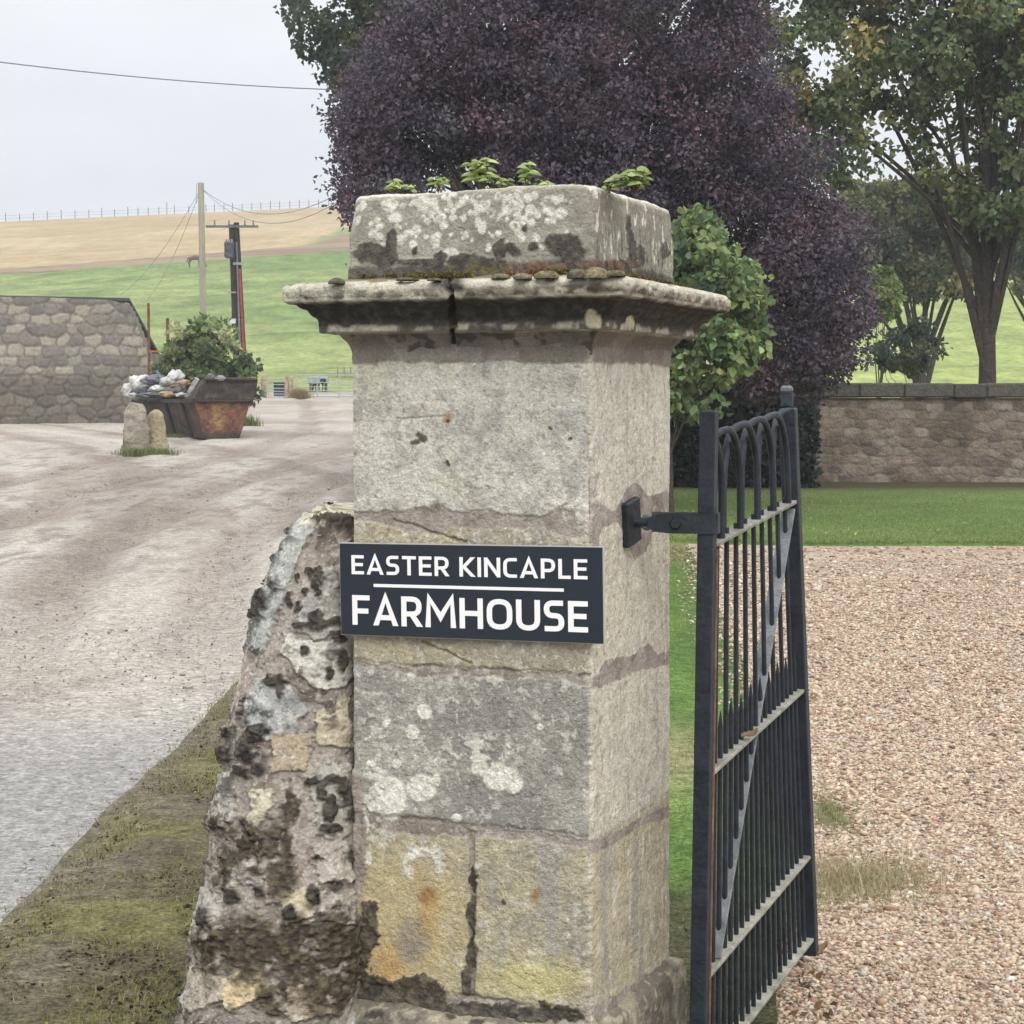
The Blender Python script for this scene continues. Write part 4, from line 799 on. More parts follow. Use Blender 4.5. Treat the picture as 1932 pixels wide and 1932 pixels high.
# seedlings rooted in the cap stone
SD = [lc_(178, 198, 122), lc_(150, 174, 100), lc_(196, 210, 140)]
ztop = .517
def seedling(px_, py_, hpx, wpx, n, label, seed):
    rg = np.random.default_rng(seed); Yd = 4.86-.22*(px_-657)/500; q = at(px_, py_+3, Yd); m = Yd/FOC
    h = hpx*m; w_ = wpx*m; root = empty('seedling', tuple(q)); tag(root, label, 'plant', 'seedlings growing on top of the pillar')
    st = MB(); tips = []; n = int(n*1.6)
    for k in range(max(2, n//4)):
        e_ = q+np.array([rg.uniform(-1, 1)*w_*.35, rg.uniform(-.03, .03), h*rg.uniform(.75, 1.0)]); st.tube([q-up*.004, q*.5+e_*.5+rg.normal(size=3)*.006, e_], [.0022, .0016, .001], 5, lc_(140, 120, 90)); tips.append((q.copy(), e_))
    st.build('stem', M_leaf, root)
    P_ = []
    for k in range(n):
        a_, b_ = tips[k % len(tips)]; t = .25+.75*rg.random(); P_.append(a_*(1-t)+b_*t+np.array([rg.uniform(-1, 1)*w_*.3, rg.uniform(-.03, .03), 0]))
    cs_ = np.array([SD[rg.integers(3)] for k in range(n)])*np.exp(rg.normal(0, .15, (n, 1)))
    V = []; F = []; cc = []
    for k in range(n):                                     # toothed, arched leaves
        d = rg.normal(size=3); d[2] = 0; d /= np.linalg.norm(d); s_ = np.array([-d[1], d[0], 0]); L_ = rg.uniform(.020, .036)*min(1.15, .6+hpx/80); b = len(V)
        for i, (t, w2) in enumerate(((0, .04), (.2, .30), (.45, .40), (.7, .28), (.9, .12), (1, .0))):
            c_ = P_[k]+d*L_*t+up*L_*(.45*t-.7*t*t); V += [c_-s_*L_*w2-up*L_*w2*.45, c_+up*.002, c_+s_*L_*w2-up*L_*w2*.45]; cc += [cs_[k]]*3
        for i in range(5): F += [(b+i*3, b+i*3+1, b+i*3+4, b+i*3+3), (b+i*3+1, b+i*3+2, b+i*3+5, b+i*3+4)]
    npmesh('foliage', V, F, M_leaf, root, col=np.array(cc), smooth=True)
for a in ((738, 358, 22, 16, 7, 'small round leaved seedling at the far left of the cap stone'), (775, 356, 9, 16, 4, 'tiny low sprout second from left on the cap stone'), (830, 352, 20, 34, 9, 'short seedling halfway along the left part of the cap'), (910, 350, 56, 46, 26, 'tallest bushy green seedling, left of the middle of the cap'), (948, 350, 20, 34, 9, 'low seedling between the bushy one and the thin spindly one'), (993, 350, 52, 34, 9, 'thin spindly seedling with bare stem in the middle of the cap'), (1022, 352, 20, 34, 10, 'low leafy seedling just right of the spindly one'), (1083, 356, 14, 14, 5, 'tiny lone sprout between middle and right of the cap'), (1150, 358, 16, 40, 10, 'low spreading seedling left of the rightmost bushy one'), (1195, 358, 46, 64, 26, 'wide bushy light green seedling at the right of the cap')):
    seedling(*a, seed=int(a[0]))

# moss on the cornice ledge
M_moss = material('moss', rough=1, spec=.05, layers=((120, 4, .6, 1.4), (400, 3, .7, 1.3)), bumps=((250, 4, .004),))
def ledge(px_, inset):
    """a point on the cornice top, inset from the lip, under pixel column px_ (front face)"""
    o = HW+.17-inset; f0 = PC-AY*o; d = ray(px_, 520); a_ = np.array([[d[0], -AX[0]], [d[1], -AX[1]]]); k = np.linalg.solve(a_, f0[:2]); p_ = f0+AX*k[1]
    return np.array([p_[0], p_[1], EYE+.277+.022*min(1, max(0, (inset-.01)/.12))])
def cushion(p_, rx, rz, c_, label, seed, grp='moss cushions on the cornice'):
    rg = np.random.default_rng(seed); nu_, nv_ = 22, 10; th_ = np.linspace(0, 2*pi, nu_, endpoint=False); fi = np.linspace(-.25, pi/2, nv_)
    V = np.array([[rx*cos(f_)*cos(t_), rx*.75*cos(f_)*sin(t_), rz*sin(f_)] for f_ in fi for t_ in th_]); V = V*(1+.35*(fbm(V*60+seed, 3, seed)-.5))[:, None]
    cc = mix(c_, c_*.6, sst(.4, .65, fbm(V*90+seed, 3, seed+1)))
    o = npmesh('moss_cushion', V@np.stack([AX, AY, up])+p_, grid_faces(nv_, nu_, True), M_moss, col=cc, smooth=True); tag(o, label, 'moss', grp)
OLV, GRM = C(136, 128, 102)*.75, C(112, 106, 94)*.75
for k, (px_, ins, rx, rz, c_, lb) in enumerate(((635, .03, .022, .012, GRM, 'grey moss cushion alone on the left end of the cornice'), (945, .05, .024, .010, OLV, 'flat olive moss pad right of the dark gap in the cornice'), (985, .035, .024, .012, OLV, 'olive moss pad left of the grey rounded one'), (1030, .04, .030, .015, OLV*1.1, 'broad olive moss cushion mid way along the front ledge'), (1090, .035, .026, .018, GRM, 'dark grey rounded moss cushion left of the tallest one'), (1125, .03, .032, .022, OLV*1.25, 'tallest pale olive moss cushion near the front corner'), (1160, .04, .026, .012, OLV, 'low olive moss pad at the front corner of the cornice'), (770, .05, .03, .007, GRM, 'thin grey moss pad on the left half of the ledge'), (820, .03, .02, .006, GRM, 'small flat grey moss pad beside the cornice gap'))):
    cushion(ledge(px_, ins), rx, rz, c_, lb, 40+k)
# mossy growth where cap meets cornice: one mat of tiny shoots
rg = np.random.default_rng(61); n = 5200; t_ = rg.random(n); sidep = rg.random(n) < .62
lx = np.where(sidep, -HW+PW*t_, HW+.012+rg.random(n)*.05); ly = np.where(sidep, -HW-.012-rg.random(n)*.055, -HW+PW*t_)
B_ = PC[None]+lx[:, None]*AX+ly[:, None]*AY; off_ = np.maximum(np.abs(lx), np.abs(ly))-HW; B_[:, 2] = EYE+.303-.14*off_
keep = fbm(B_*14, 4, 62) > .50; B_ = B_[keep]; n = len(B_); pxx, _ = proj(B_)
red = sst(.4, .6, fbm(B_*9, 3, 63))[:, None]*((pxx > 960) & (pxx < 1220))[:, None]
cm = C(112, 106, 64)[None]*(1-red)+C(134, 92, 76)[None]*red; cm = cm*np.exp(rg.normal(0, .3, (n, 1)))*.8
o = leaves('moss_shoots', B_, .011, cm, M_moss, None, -.9, .35, rg=rg); tag(o, 'olive and reddish moss growing in the angle below the cap stone', 'moss', kind='stuff')

# ---- grass blades, litter, pebbles close to the camera
def blades(name, x, y, h, cols, wd=.004, lean=.5, rg=RNG, zb_=None):
    n = len(x); z_ = G(x, y) if zb_ is None else zb_; B = np.stack([x, y, z_-.005], 1); g_ = rg.uniform(0, 2*pi, n); d = np.stack([np.cos(g_), np.sin(g_), np.zeros(n)], 1); s_ = np.stack([-np.sin(g_), np.cos(g_), np.zeros(n)], 1)
    h = h[:, None]; l_ = d*h*lean*rg.random((n, 1)); w_ = wd*rg.uniform(.6, 1.4, (n, 1))
    V = np.stack([B-s_*w_*.5, B+s_*w_*.5, B+l_*.4+up*h*.6+s_*w_*.4, B+l_*.4+up*h*.6-s_*w_*.4, B+l_+up*h], 1).reshape(-1, 3); i = np.arange(n)[:, None]*5
    F = np.concatenate([i+np.array([[0, 1, 2]]), i+np.array([[0, 2, 3]]), i+np.array([[3, 2, 4]])], 0)
    return npmesh(name, V, F, M_leaf, None, col=np.repeat(cols, 5, 0))
rg = np.random.default_rng(71)
n = 60000; y = 5.2+17*rg.random(n)**1.7; x = -.3+rg.random(n)*(grav_l(y)+.02+.3); k = x/y > .04; x, y = x[k], y[k]; n = len(x)
ex = fbm(P2(x, y, 3), 3, 72); hh = .035*np.exp(rg.normal(0, .35, n))*(.6+.8*ex)
cb = mix(lc_(122, 146, 92)[None], lc_(146, 166, 106)[None], rg.random(n)); cb = mix(cb, lc_(200, 188, 146)[None], np.clip(np.exp(-((y-9.3)/.9)**2)*.55*(rg.random(n) < .8)+(rg.random(n) < .05), 0, 1)); 
kk = (y > 6.7) | (rg.random(n) < .25); o = blades('verge_grass', x[kk], y[kk], hh[kk], cb[kk], rg=rg); tag(o, 'short green grass between the pillar and the gravel', 'grass', kind='stuff')
n = 60000; y = 4.6+8*rg.random(n)**1.4; x = -1.85+rg.random(n)*1.5; n1_ = fbm(P2(x, y, 2.2), 4, 41); k = (n1_+.25*rg.random(n) > .5) & (x > -1.8+.25*rg.random(n)); x, y = x[k], y[k]; n = len(x)
cb = mix(lc_(136, 138, 84)[None], lc_(164, 166, 104)[None], rg.random(n)); cb = mix(cb, lc_(176, 164, 132)[None], (rg.random(n) < .22)*1.0)
o = blades('mossy_grass', x, y, .016*np.exp(rg.normal(0, .4, n)), cb, .004, 1.2, rg, G(x, y)+.025); tag(o, 'thin olive mossy grass on the verge left of the rubble', 'grass', kind='stuff')
n = 1500; y = 34+2.6*rg.random(n); x = 1.5+rg.random(n)*8
def chips(name, x, y, r, cols, mat, rg, flat=.45, sink=.25, zadd=0):
    """irregular little stones or chips, eight-sided lumps"""
    n = len(x); base = np.array([(1, 0, 0), (.5, .87, .1), (-.5, .87, -.1), (-1, 0, .1), (-.5, -.87, 0), (.5, -.87, -.1), (0.1, 0, 1), (0, .1, -1)], float)
    V = base[None]*rg.uniform(.65, 1.25, (n, 8, 1)); V = V*np.stack([np.ones(n), rg.uniform(.55, .95, n), flat*rg.uniform(.7, 1.3, n)], 1)[:, None]*r[:, None, None]
    g_ = rg.uniform(0, 2*pi, n); ti = rg.normal(0, .35, n); c_, s_ = np.cos(ti)[:, None], np.sin(ti)[:, None]; X, Z = V[..., 0]*c_-V[..., 2]*s_, V[..., 0]*s_+V[..., 2]*c_; Y_ = V[..., 1]
    c_, s_ = np.cos(g_)[:, None], np.sin(g_)[:, None]; V = np.stack([X*c_-Y_*s_, X*s_+Y_*c_, Z], -1)
    V += np.stack([x, y, G(x, y)+r*flat*(1-2*sink)+zadd], 1)[:, None]
    f8 = np.array([(k, (k+1) % 6, 6) for k in range(6)]+[((k+1) % 6, k, 7) for k in range(6)])
    F = (np.arange(n)[:, None, None]*8+f8[None]).reshape(-1, 3)
    return npmesh(name, V.reshape(-1, 3), F, mat, None, col=np.repeat(cols, 8, 0))
M_peb = material('pebble', rough=.85, spec=.25, layers=((60, 3, .85, 1.15),))
n = 105000; y = 4.8+17.9*rg.random(n)**1.55; x = grav_l(y)-.12*rg.random(n)**3*3+rg.random(n)*(y*.30-grav_l(y)+.3)
bare = np.exp(-((x-1.26-.25*(y-6.9))/.27)**2-((y-6.95)/.32)**2)+np.exp(-((x-1.38)/.12)**2-((y-8.1)/.35)**2); k = (bare < .35+.4*rg.random(n)) & (x/y > .07) & (rg.random(n) < sst(26, 10, y)); x, y = x[k], y[k]; n = len(x)
pals = np.array([lin(198, 176, 152), lin(214, 194, 168), lin(176, 146, 124), lin(150, 120, 102), lin(206, 198, 184), lin(128, 112, 100)])*.69
cb = pals[rg.choice(6, n, p=[.33, .28, .17, .08, .09, .05])]*np.exp(rg.normal(0, .13, (n, 1)))
o = chips('gravel_stones', x, y, .0092*np.exp(rg.normal(0, .32, n))*(1+.075*(y-5)), cb, M_peb, rg, zadd=.008); tag(o, 'buff and pink gravel stones on the drive', 'gravel', kind='stuff')
n = 26000; y = 6+34*rg.random(n)**1.5; x = yard_r(y)-.02-rg.random(n)**1.3*(y*.3); cb = np.array([lin(176, 168, 158), lin(140, 130, 122), lin(196, 190, 180)])[rg.integers(0, 3, n)]*.6
o = chips('road_grit', x, y, .0042*np.exp(rg.normal(0, .5, n))*(1+.03*y), cb, M_peb, rg, sink=.35); tag(o, 'loose grit and small stones on the farm track', 'gravel', kind='stuff')
n = 5200; x = 1.26+rg.normal(0, .20, n); y = 6.95+rg.normal(0, .20, n); x = x+.25*(y-6.9)
x2 = 1.38+rg.normal(0, .07, 900); y2 = 8.1+rg.normal(0, .22, 900); cb = np.concatenate([mix(lc_(206, 194, 156)[None], lc_(170, 156, 116)[None], rg.random(n)), mix(lc_(140, 144, 92)[None], lc_(168, 164, 112)[None], rg.random(900))])
x, y = np.concatenate([x, x2]), np.concatenate([y, y2]); o = blades('dry_grass', x, y, .02*np.exp(rg.normal(0, .4, len(x))), cb, .004, 1.6, rg, G(x, y)+.012); tag(o, 'patch of dry straw coloured grass in the gravel by the gate end', 'grass', kind='stuff')
# fallen leaf litter
n = 1500; y = np.concatenate([4.9+2.2*rg.random(700), 34.3+3.4*rg.random(500), 19.6+2.6*rg.random(300)]); x = np.concatenate([.45+.5*rg.random(700), 1.9+4*rg.random(500), 1.4+.7*rg.random(300)])
Pl = np.stack([x, y, G(x, y)+.012+.02*(y > 22.8)*3], 1); cb = np.array([lin(150, 122, 92), lin(186, 164, 128), lin(112, 92, 74)])[rg.integers(0, 3, n)]*.6
o = leaves('fallen_leaves', Pl, .032, cb, M_leaf, None, .0, .55, np.tile([0, 0, 0.], (n, 1)), rg=rg); tag(o, 'brown fallen leaf litter by the gate and under the trees', 'leaf litter', kind='stuff')
n = 17000; y = 4.7+6.5*rg.random(n)**1.2; x = -1.74+rg.random(n)**.7*1.2; cb = np.array([lin(130, 118, 92), lin(96, 84, 66), lin(150, 142, 92), lin(70, 60, 50)])[rg.integers(0, 4, n)]*.5*np.exp(rg.normal(0, .3, (n, 1)))
o = chips('verge_crumbs', x, y, .0042*np.exp(rg.normal(0, .45, n)), cb, M_moss, rg, .6, .3, .025); tag(o, 'crumbs of moss and soil on the mossy verge', 'soil', kind='stuff')
n = 1500; y = 4.7+6.5*rg.random(n); x = -1.75+rg.random(n)*1.1; Pl = np.stack([x, y, G(x, y)+.012], 1)
cb = np.array([lin(200, 190, 166), lin(150, 134, 108), lin(110, 100, 84)])[rg.integers(0, 3, n)]*.45
o = leaves('verge_litter', Pl, .026, cb, M_leaf, None, .0, .3, rg=rg); tag(o, 'pale twigs and dead leaves on the mossy verge', 'leaf litter', kind='stuff')
n = 260; y = 23.3+11*rg.random(n); x = 1.5+rg.random(n)*9; Pl = np.stack([x, y, G(x, y)+.08], 1)
o = leaves('lawn_leaves', Pl, .06, jit(lin(214, 206, 150)*.5, n, rg, .2), M_leaf, None, 0, .5, rg=rg); tag(o, 'yellow fallen leaves dotted over the lawn', 'leaf litter', kind='stuff')
n = 60000; y = 22.85+12*rg.random(n)**1.5; x = 1.2+rg.random(n)*(y*.30-1.2); o = blades('lawn_grass', x, y, .03*np.exp(rg.normal(0, .25, n)), jit(lc_(146, 166, 98), n, rg, .2), .010, .7, rg, G(x, y)+.05); tag(o, 'mown green grass of the garden lawn', 'grass', kind='stuff')
# single dry leaves on the gate and by it
def dry_leaf(q, L_, g_, label):
    d = np.array([cos(g_), sin(g_), 0]); s_ = np.array([-d[1], d[0], 0]); V = []; F = []
    for t, w2, z_ in ((0, .03, .0), (.25, .32, .10), (.55, .40, .05), (.8, .22, .12), (1, .0, .3)): V += [q+d*L_*t-s_*L_*w2+up*L_*(z_+.12), q+d*L_*t+up*L_*z_, q+d*L_*t+s_*L_*w2+up*L_*(z_+.18)]
    for i in range(4): F += [(i*3, i*3+1, i*3+4, i*3+3), (i*3+1, i*3+2, i*3+5, i*3+4)]
    o = npmesh('dry_leaf', V, F, M_leaf, None, col=np.tile(lin(176, 150, 112)*.5, (len(V), 1)), smooth=True); tag(o, label, 'leaf')
dry_leaf(gp(.33, -.965, .006)+up*.003, .055, .5, 'curled brown leaf lying on the middle rail of the gate')
q = hit(1512, 1806); dry_leaf(q+up*.006, .09, .2, 'large curled tan leaf on the gravel under the gate end')
# ================================================================= GARDEN WALL
def wallstones(x, z, rh, rw, seed):
    """uneven rubble blocks in rough courses: returns (id, distance to joint)"""
    p = np.stack([x, z, np.zeros_like(x)], 1); x = x+rw*.5*(fbm(p*2.2, 3, seed+3)-.5); z = z+rh*.7*(fbm(p*1.6, 3, seed)-.5)
    i, j = np.floor(x/rw).astype(int), np.floor(z/rh).astype(int); f1 = np.full(len(x), 9.); f2 = f1.copy(); ident = np.zeros(len(x), int)
    for di in (-2, -1, 0, 1, 2):
        for dj in (-1, 0, 1):
            a, b = i+di, j+dj; k = a*7919+b*104729; cx_ = (a+.5+.5*(b % 2)+.75*(hsh(k, seed+5)-.5))*rw; cz_ = (b+.5+.35*(hsh(k, seed+6)-.5))*rh
            d = np.maximum(np.abs(x-cx_)/rw, np.abs(z-cz_)/rh)*.75+np.hypot((x-cx_)/rw, (z-cz_)/rh)*.35; nw = d < f1; f2 = np.where(nw, f1, np.minimum(f2, d)); ident = np.where(nw, k, ident); f1 = np.where(nw, d, f1)
    return ident, (f2-f1)*rh*.6
M_wall = material('garden_wall_stone', rough=.95, spec=.15, layers=((9, 5, .8, 1.2), (40, 4, .8, 1.2)), bumps=((20, 5, .03),))
gw = empty('garden_wall', (6, 38.8, 0)); tag(gw, 'old stone garden wall with dark coping at the back of the lawn', 'wall')
x0, x1 = 1.0, 15.0; nx, nz = 560, 84; X, Z = np.meshgrid(np.linspace(x0, x1, nx), np.linspace(-.05, 1.80, nz)); x, z_ = X.ravel(), Z.ravel()
wid, dj = wallstones(x, z_+.02*x, .19, .36, 201); st_m = sst(.008, .03, dj); hv = hsh(wid, 5)
palw = np.array([C(150, 134, 116), C(166, 150, 130), C(134, 118, 104), C(172, 160, 142), C(120, 108, 98)])*.72*np.array([.95, 1., 1.06])
c = palw[(hsh(wid, 7)*4.99).astype(int)]*(.9+.2*hv[:, None]); c = mix(C(140, 126, 112)[None]*.68, c*.88, st_m*.5+.2); P3 = np.stack([x, z_, x*0], 1)
c = mix(c, C(96, 88, 76)*.7, sst(.55, .7, fbm(P3*1.1, 4, 205))*.6); c = mix(c, C(170, 150, 120)*.75, sst(.55, .7, fbm(P3*.8+4, 4, 206))*.4)
y = 38.8-.012*st_m-.07*(fbm(P3*5, 3, 207)-.5); npmesh('stone_face', np.stack([x, y, z_], 1), grid_faces(nz, nx), M_wall, gw, col=c)
MB().box(((x0+x1)/2, 39.03, .85), (x1-x0)/2, .2, .9, None, C(130, 118, 104)*.8).build('wall_core', M_wall, gw)
cp = MB(); xx = x0; rg = np.random.default_rng(208)
while xx < x1:
    L_ = rg.uniform(.6, 1.1); cp.box((xx+L_/2, 39.0+rg.uniform(-.01, .01), 1.95+rg.uniform(-.012, .012)), L_/2-.006, .32, .15, None, C(104, 100, 92)*.62*rg.uniform(.85, 1.15), .03); xx += L_
cp.build('coping', M_wall, gw)

# ================================================================= YARD: SKIP
M_rust = material('rusty_steel', rough=.85, spec=.25, layers=((2.2, 6, .65, 1.3), (14, 5, .75, 1.25), (50, 4, .85, 1.15)), bumps=((25, 4, .012),))
k0 = hit(388, 829); KY = k0[1]; m_ = KY/FOC
print('skip at', k0)
k1 = np.array([at(451, 829, KY)[0], KY]); 
ang = radians(30); ax = np.array([cos(ang), sin(ang), 0])/.946; ay = np.array([-sin(ang), cos(ang), 0])     # its end faces the camera, the long side runs off to the left
skip = empty('rubbish_skip', tuple(k0), 0); tag(skip, 'rusty open waste skip heaped with rubbish beside the farm track', 'skip')
def sk(u, v, h): return k0+ax*u*m_+ay*v*m_+up*h*m_            # u, v, h in pixels of the photograph at that distance
DK = lin(92, 86, 84)*.40
def plate(pts, t, col, mb=None):
    P_ = [np.array(p) for p in pts]; n_ = np.cross(P_[1]-P_[0], P_[2]-P_[0]); n_ /= np.linalg.norm(n_); k = len(P_); mb = mb or MB()
    mb.add(P_+[p+n_*t for p in P_], [tuple(range(k-1, -1, -1)), tuple(range(k, 2*k))]+[(i, (i+1) % k, k+(i+1) % k, k+i) for i in range(k)], col); return mb
def dense_plate(name, A_, B_, C_, D_, nu_, nv_, colf, th=.03):
    u_, v_ = np.meshgrid(np.linspace(0, 1, nu_), np.linspace(0, 1, nv_)); u_, v_ = u_.ravel()[:, None], v_.ravel()[:, None]
    V = (A_*(1-u_)+B_*u_)*(1-v_)+(D_*(1-u_)+C_*u_)*v_; n_ = np.cross(B_-A_, D_-A_); n_ /= np.linalg.norm(n_); F = grid_faces(nv_, nu_)
    V = V+n_*(.05*(fbm(np.concatenate([u_*4, v_*3, u_*0+hash(name) % 7], 1), 3, 217)-.5))[:, None]                 # dents
    n0 = len(V); V2 = np.concatenate([V, V-n_*th])
    bo = [i for i in range(nu_)]+[i*nu_+nu_-1 for i in range(1, nv_)]+[(nv_-1)*nu_+i for i in range(nu_-2, -1, -1)]+[i*nu_ for i in range(nv_-2, 0, -1)]
    rim = np.array([(bo[(i+1) % len(bo)], bo[i], n0+bo[i], n0+bo[(i+1) % len(bo)]) for i in range(len(bo))])
    cc = colf(u_[:, 0], v_[:, 0]); return npmesh(name, V2, np.concatenate([F, F[:, ::-1]+n0, rim]), M_rust, skip, col=np.concatenate([cc, cc*.7]))
def rustcol(u, v):
    p = P2(u*6, v*6, 1); n = fbm(p, 4, 211); n2 = fbm(p*4, 4, 212)
    c = mix(lin(158, 108, 90)*.60, lin(132, 100, 88)*.55, sst(.4, .6, n)); c = mix(c, lin(200, 166, 112)*.60, sst(.27, .34, u+.10*(n2-.5))*sst(.66, .56, u+.10*(n2-.5)+.12*(1-v))*sst(.18, .34, v+.4*(n2-.5))*sst(.30, .45, n+.2*(n2-.3))*.85)
    c = mix(c, lin(104, 74, 64)*.5, sst(.54, .7, n2)*.6); c = mix(c, lin(180, 130, 92)*.6, sst(.56, .68, fbm(p*2+8, 3, 213))*.55)
    return mix(c, lin(120, 106, 94)*.5, sst(.22, .14, v+.06*(n2-.5)))
def darkcol(u, v):
    p = P2(u*7, v*5, 1); n = fbm(p, 4, 214); n2 = fbm(p*np.array([3, .8, 1]), 4, 215)
    return mix(mix(lin(92, 84, 80)*.5, lin(116, 106, 96)*.5, sst(.4, .65, n)), lin(150, 132, 114)*.5, sst(.56, .7, n2)*.5)
LEN = 340
lowL, lowR, topL, topR = sk(-2, 0, 0), sk(64, 0, 0), sk(-22, -4, 70), sk(84, -4, 70)
dense_plate('end_panel', lowL, lowR, topR, topL, 60, 40, rustcol)
dense_plate('end_flap', sk(-24, -5, 75), sk(90, -5, 75), sk(97, -5, 113), sk(-5, -5, 113), 60, 20, darkcol)
b = MB(); b.box(sk(32, -8, 72.5), 57*m_, .06, 2.6*m_, (ax/np.linalg.norm(ax), ay, up), lin(96, 86, 80)*.5, .02); b.box(sk(46, -8, 114), 52*m_, .07, 2.6*m_, (ax/np.linalg.norm(ax), ay, up), lin(112, 104, 96)*.5, .02); b.build('rim', M_rust, skip)
lw = lambda u, v: mix(darkcol(u*2, v), lin(112, 84, 72)*.45, sst(.5, .62, fbm(P2(u*9, v*4, 1), 4, 216))*.6)
dense_plate('long_side', sk(-2, LEN*.85, 0), lowL, topL, sk(-22, LEN, 70), 70, 24, lw)
dense_plate('far_side', lowR, sk(64, LEN*.85, 0), sk(84, LEN, 70), topR, 30, 14, lw)
dense_plate('far_end', sk(64, LEN*.85, 0), sk(-2, LEN*.85, 0), sk(-22, LEN, 70), sk(84, LEN, 70), 20, 14, lw)
plate([sk(-2, 0, 2), sk(64, 0, 2), sk(64, LEN*.85, 2), sk(-2, LEN*.85, 2)], .03, DK).build('floor_plate', M_rust, skip)
bar_between(sk(-24, -4, 72), sk(-24, LEN, 72), .06, .06, up, DK*1.1).build('side_rim', M_rust, skip); bar_between(sk(86, -4, 72), sk(86, LEN, 72), .06, .06, up, DK*1.1).build('side_rim', M_rust, skip)
for u0, u1 in ((-24, -5), (90, 97)): plate([sk(u0, -5, 75), sk(u0, 38, 75), sk(u1, 4, 113), sk(u1, -5, 113)], .03, DK*1.2).build('flap_side', M_rust, skip)
for v_ in (60, 150): b = bar_between(sk(-4, v_, 4), sk(-24, v_, 68), .05, .05, ay, DK*1.2); b.build('side_rib', M_rust, skip)
ax = np.array([1., 0, 0]); ay = np.array([0, 1., 0])
# heap of rubbish in the skip
M_bag = material('rubbish_plastic', rough=.45, spec=.4, layers=((4, 4, .85, 1.15),), bumps=((6, 5, .12),)); 
def lump(name, px_, py_, dv, rx, ry, rz, c_, label, cat, seed, mat=M_bag):
    q = at(px_, py_, KY+1.0+(345-px_)/115*3.1+dv*.35); nu_, nv_ = 40, 26; t_ = np.linspace(0, 2*pi, nu_, endpoint=False); f_ = np.linspace(-pi/2+.01, pi/2-.01, nv_); V = np.array([[cos(b_)*cos(a_), cos(b_)*sin(a_), sin(b_)] for b_ in f_ for a_ in t_])
    r = 1+1.1*(fbm(V*1.5+seed, 4, seed)-.5)-.9*np.abs(fbm(V*2.6+seed, 4, seed+1)-.5)+.15*(fbm(V*9, 2, seed)-.5); V = V*r[:, None]*np.array([rx, ry, rz])*m_
    cc = mix(c_, c_*.72, sst(.45, .7, fbm(V*3+seed, 3, seed+2))); o = npmesh(name, V+q, grid_faces(nv_, nu_, True), mat, col=cc, smooth=True); return tag(o, label, cat, 'rubbish heaped in the skip')
WH, GY_, CB_, BK = lin(232, 230, 226)*.72, lin(120, 124, 130)*.5, lin(206, 178, 140)*.6, lin(60, 60, 64)*.5
for a in (('rubbish_bag', 330, 711, 1.2, 17, 14, 15, WH, 'white plastic bag on the very top of the skip heap', 'bag'), ('rubbish_bag', 262, 724, 1.0, 22, 16, 19, WH, 'large white bag at the left end of the skip heap', 'bag'), ('plastic_sheet', 290, 718, 1.4, 24, 16, 12, GY_*1.5, 'grey plastic sheeting draped over the middle of the heap', 'plastic sheet'),
          ('rubbish_bag', 272, 739, .2, 20, 12, 9, GY_*1.1, 'dark grey bag slumped in front of the white one', 'bag'), ('plastic_sheet', 301, 735, .3, 22, 12, 10, WH*.92, 'crumpled white sheet low on the skip heap', 'plastic sheet'), ('cardboard_piece', 316, 744, .2, 18, 10, 7, CB_*1.15, 'buff cardboard flap near the low rim of the skip', 'cardboard'),
          ('cardboard_piece', 347, 722, 1.3, 12, 8, 6, CB_, 'brown cardboard beside the slanted skip side', 'cardboard'), ('rubbish_bag', 338, 737, .4, 13, 10, 8, GY_*.9, 'small dark bag in the middle of the skip heap', 'bag'), ('rubbish_bag', 244, 737, 1.0, 16, 14, 16, WH*.95, 'pale sack at the left edge of the skip heap', 'bag'),
          ('rubbish_bag', 312, 721, .9, 12, 10, 10, WH*.85, 'small cream bag between the sheeting and the topmost bag', 'bag'), ('rubbish_bag', 286, 747, 0, 14, 10, 7, WH, 'white scrap of plastic hanging near the low rim', 'bag'), ('rubbish_bag', 256, 747, 0, 15, 10, 7, WH*.7, 'greyish crumpled bag lowest at the left of the heap', 'bag'), ('cardboard_piece', 342, 745, 0, 12, 8, 5, WH*.8, 'pale torn packaging beside the slanted side', 'cardboard'),
          ('rubbish_bag', 398, 712, 2.2, 10, 8, 6, GY_*1.4, 'grey lump just showing over the skip side', 'bag'), ('rubbish_bag', 416, 713, 2.2, 9, 7, 5, WH*.8, 'white lump just showing over the skip side', 'bag')):
    lump(*a[:8], a[8], a[9], int(a[1]))
def board(px0, py0, px1, py1, dv, wd, c_, label):
    dv = .9+max(0, (345-px0)/115*3.1)+dv*.35; p_, q_ = at(px0, py0, KY+dv), at(px1, py1, KY+dv-.2); tag(bar_between(p_, q_, wd*m_*.5, .03, ax, c_).build('broken_board', M_bag), label, 'board', 'rubbish heaped in the skip')
board(352, 750, 372, 714, .25, 9, WH*.9, 'white board leaning against the slanted skip side'); board(296, 700, 306, 716, 1.5, 5, GY_*1.1, 'grey board sticking up behind the heap'); board(322, 728, 364, 724, .6, 4, CB_*.6, 'brown plank lying across the skip heap')
# heap filling under the rubbish
V = []; lump('rubbish_heap', 305, 747, 3.2, 46, 90, 10, GY_*1.1, 'dark packed rubbish filling the skip below the bags', 'rubbish', 77)

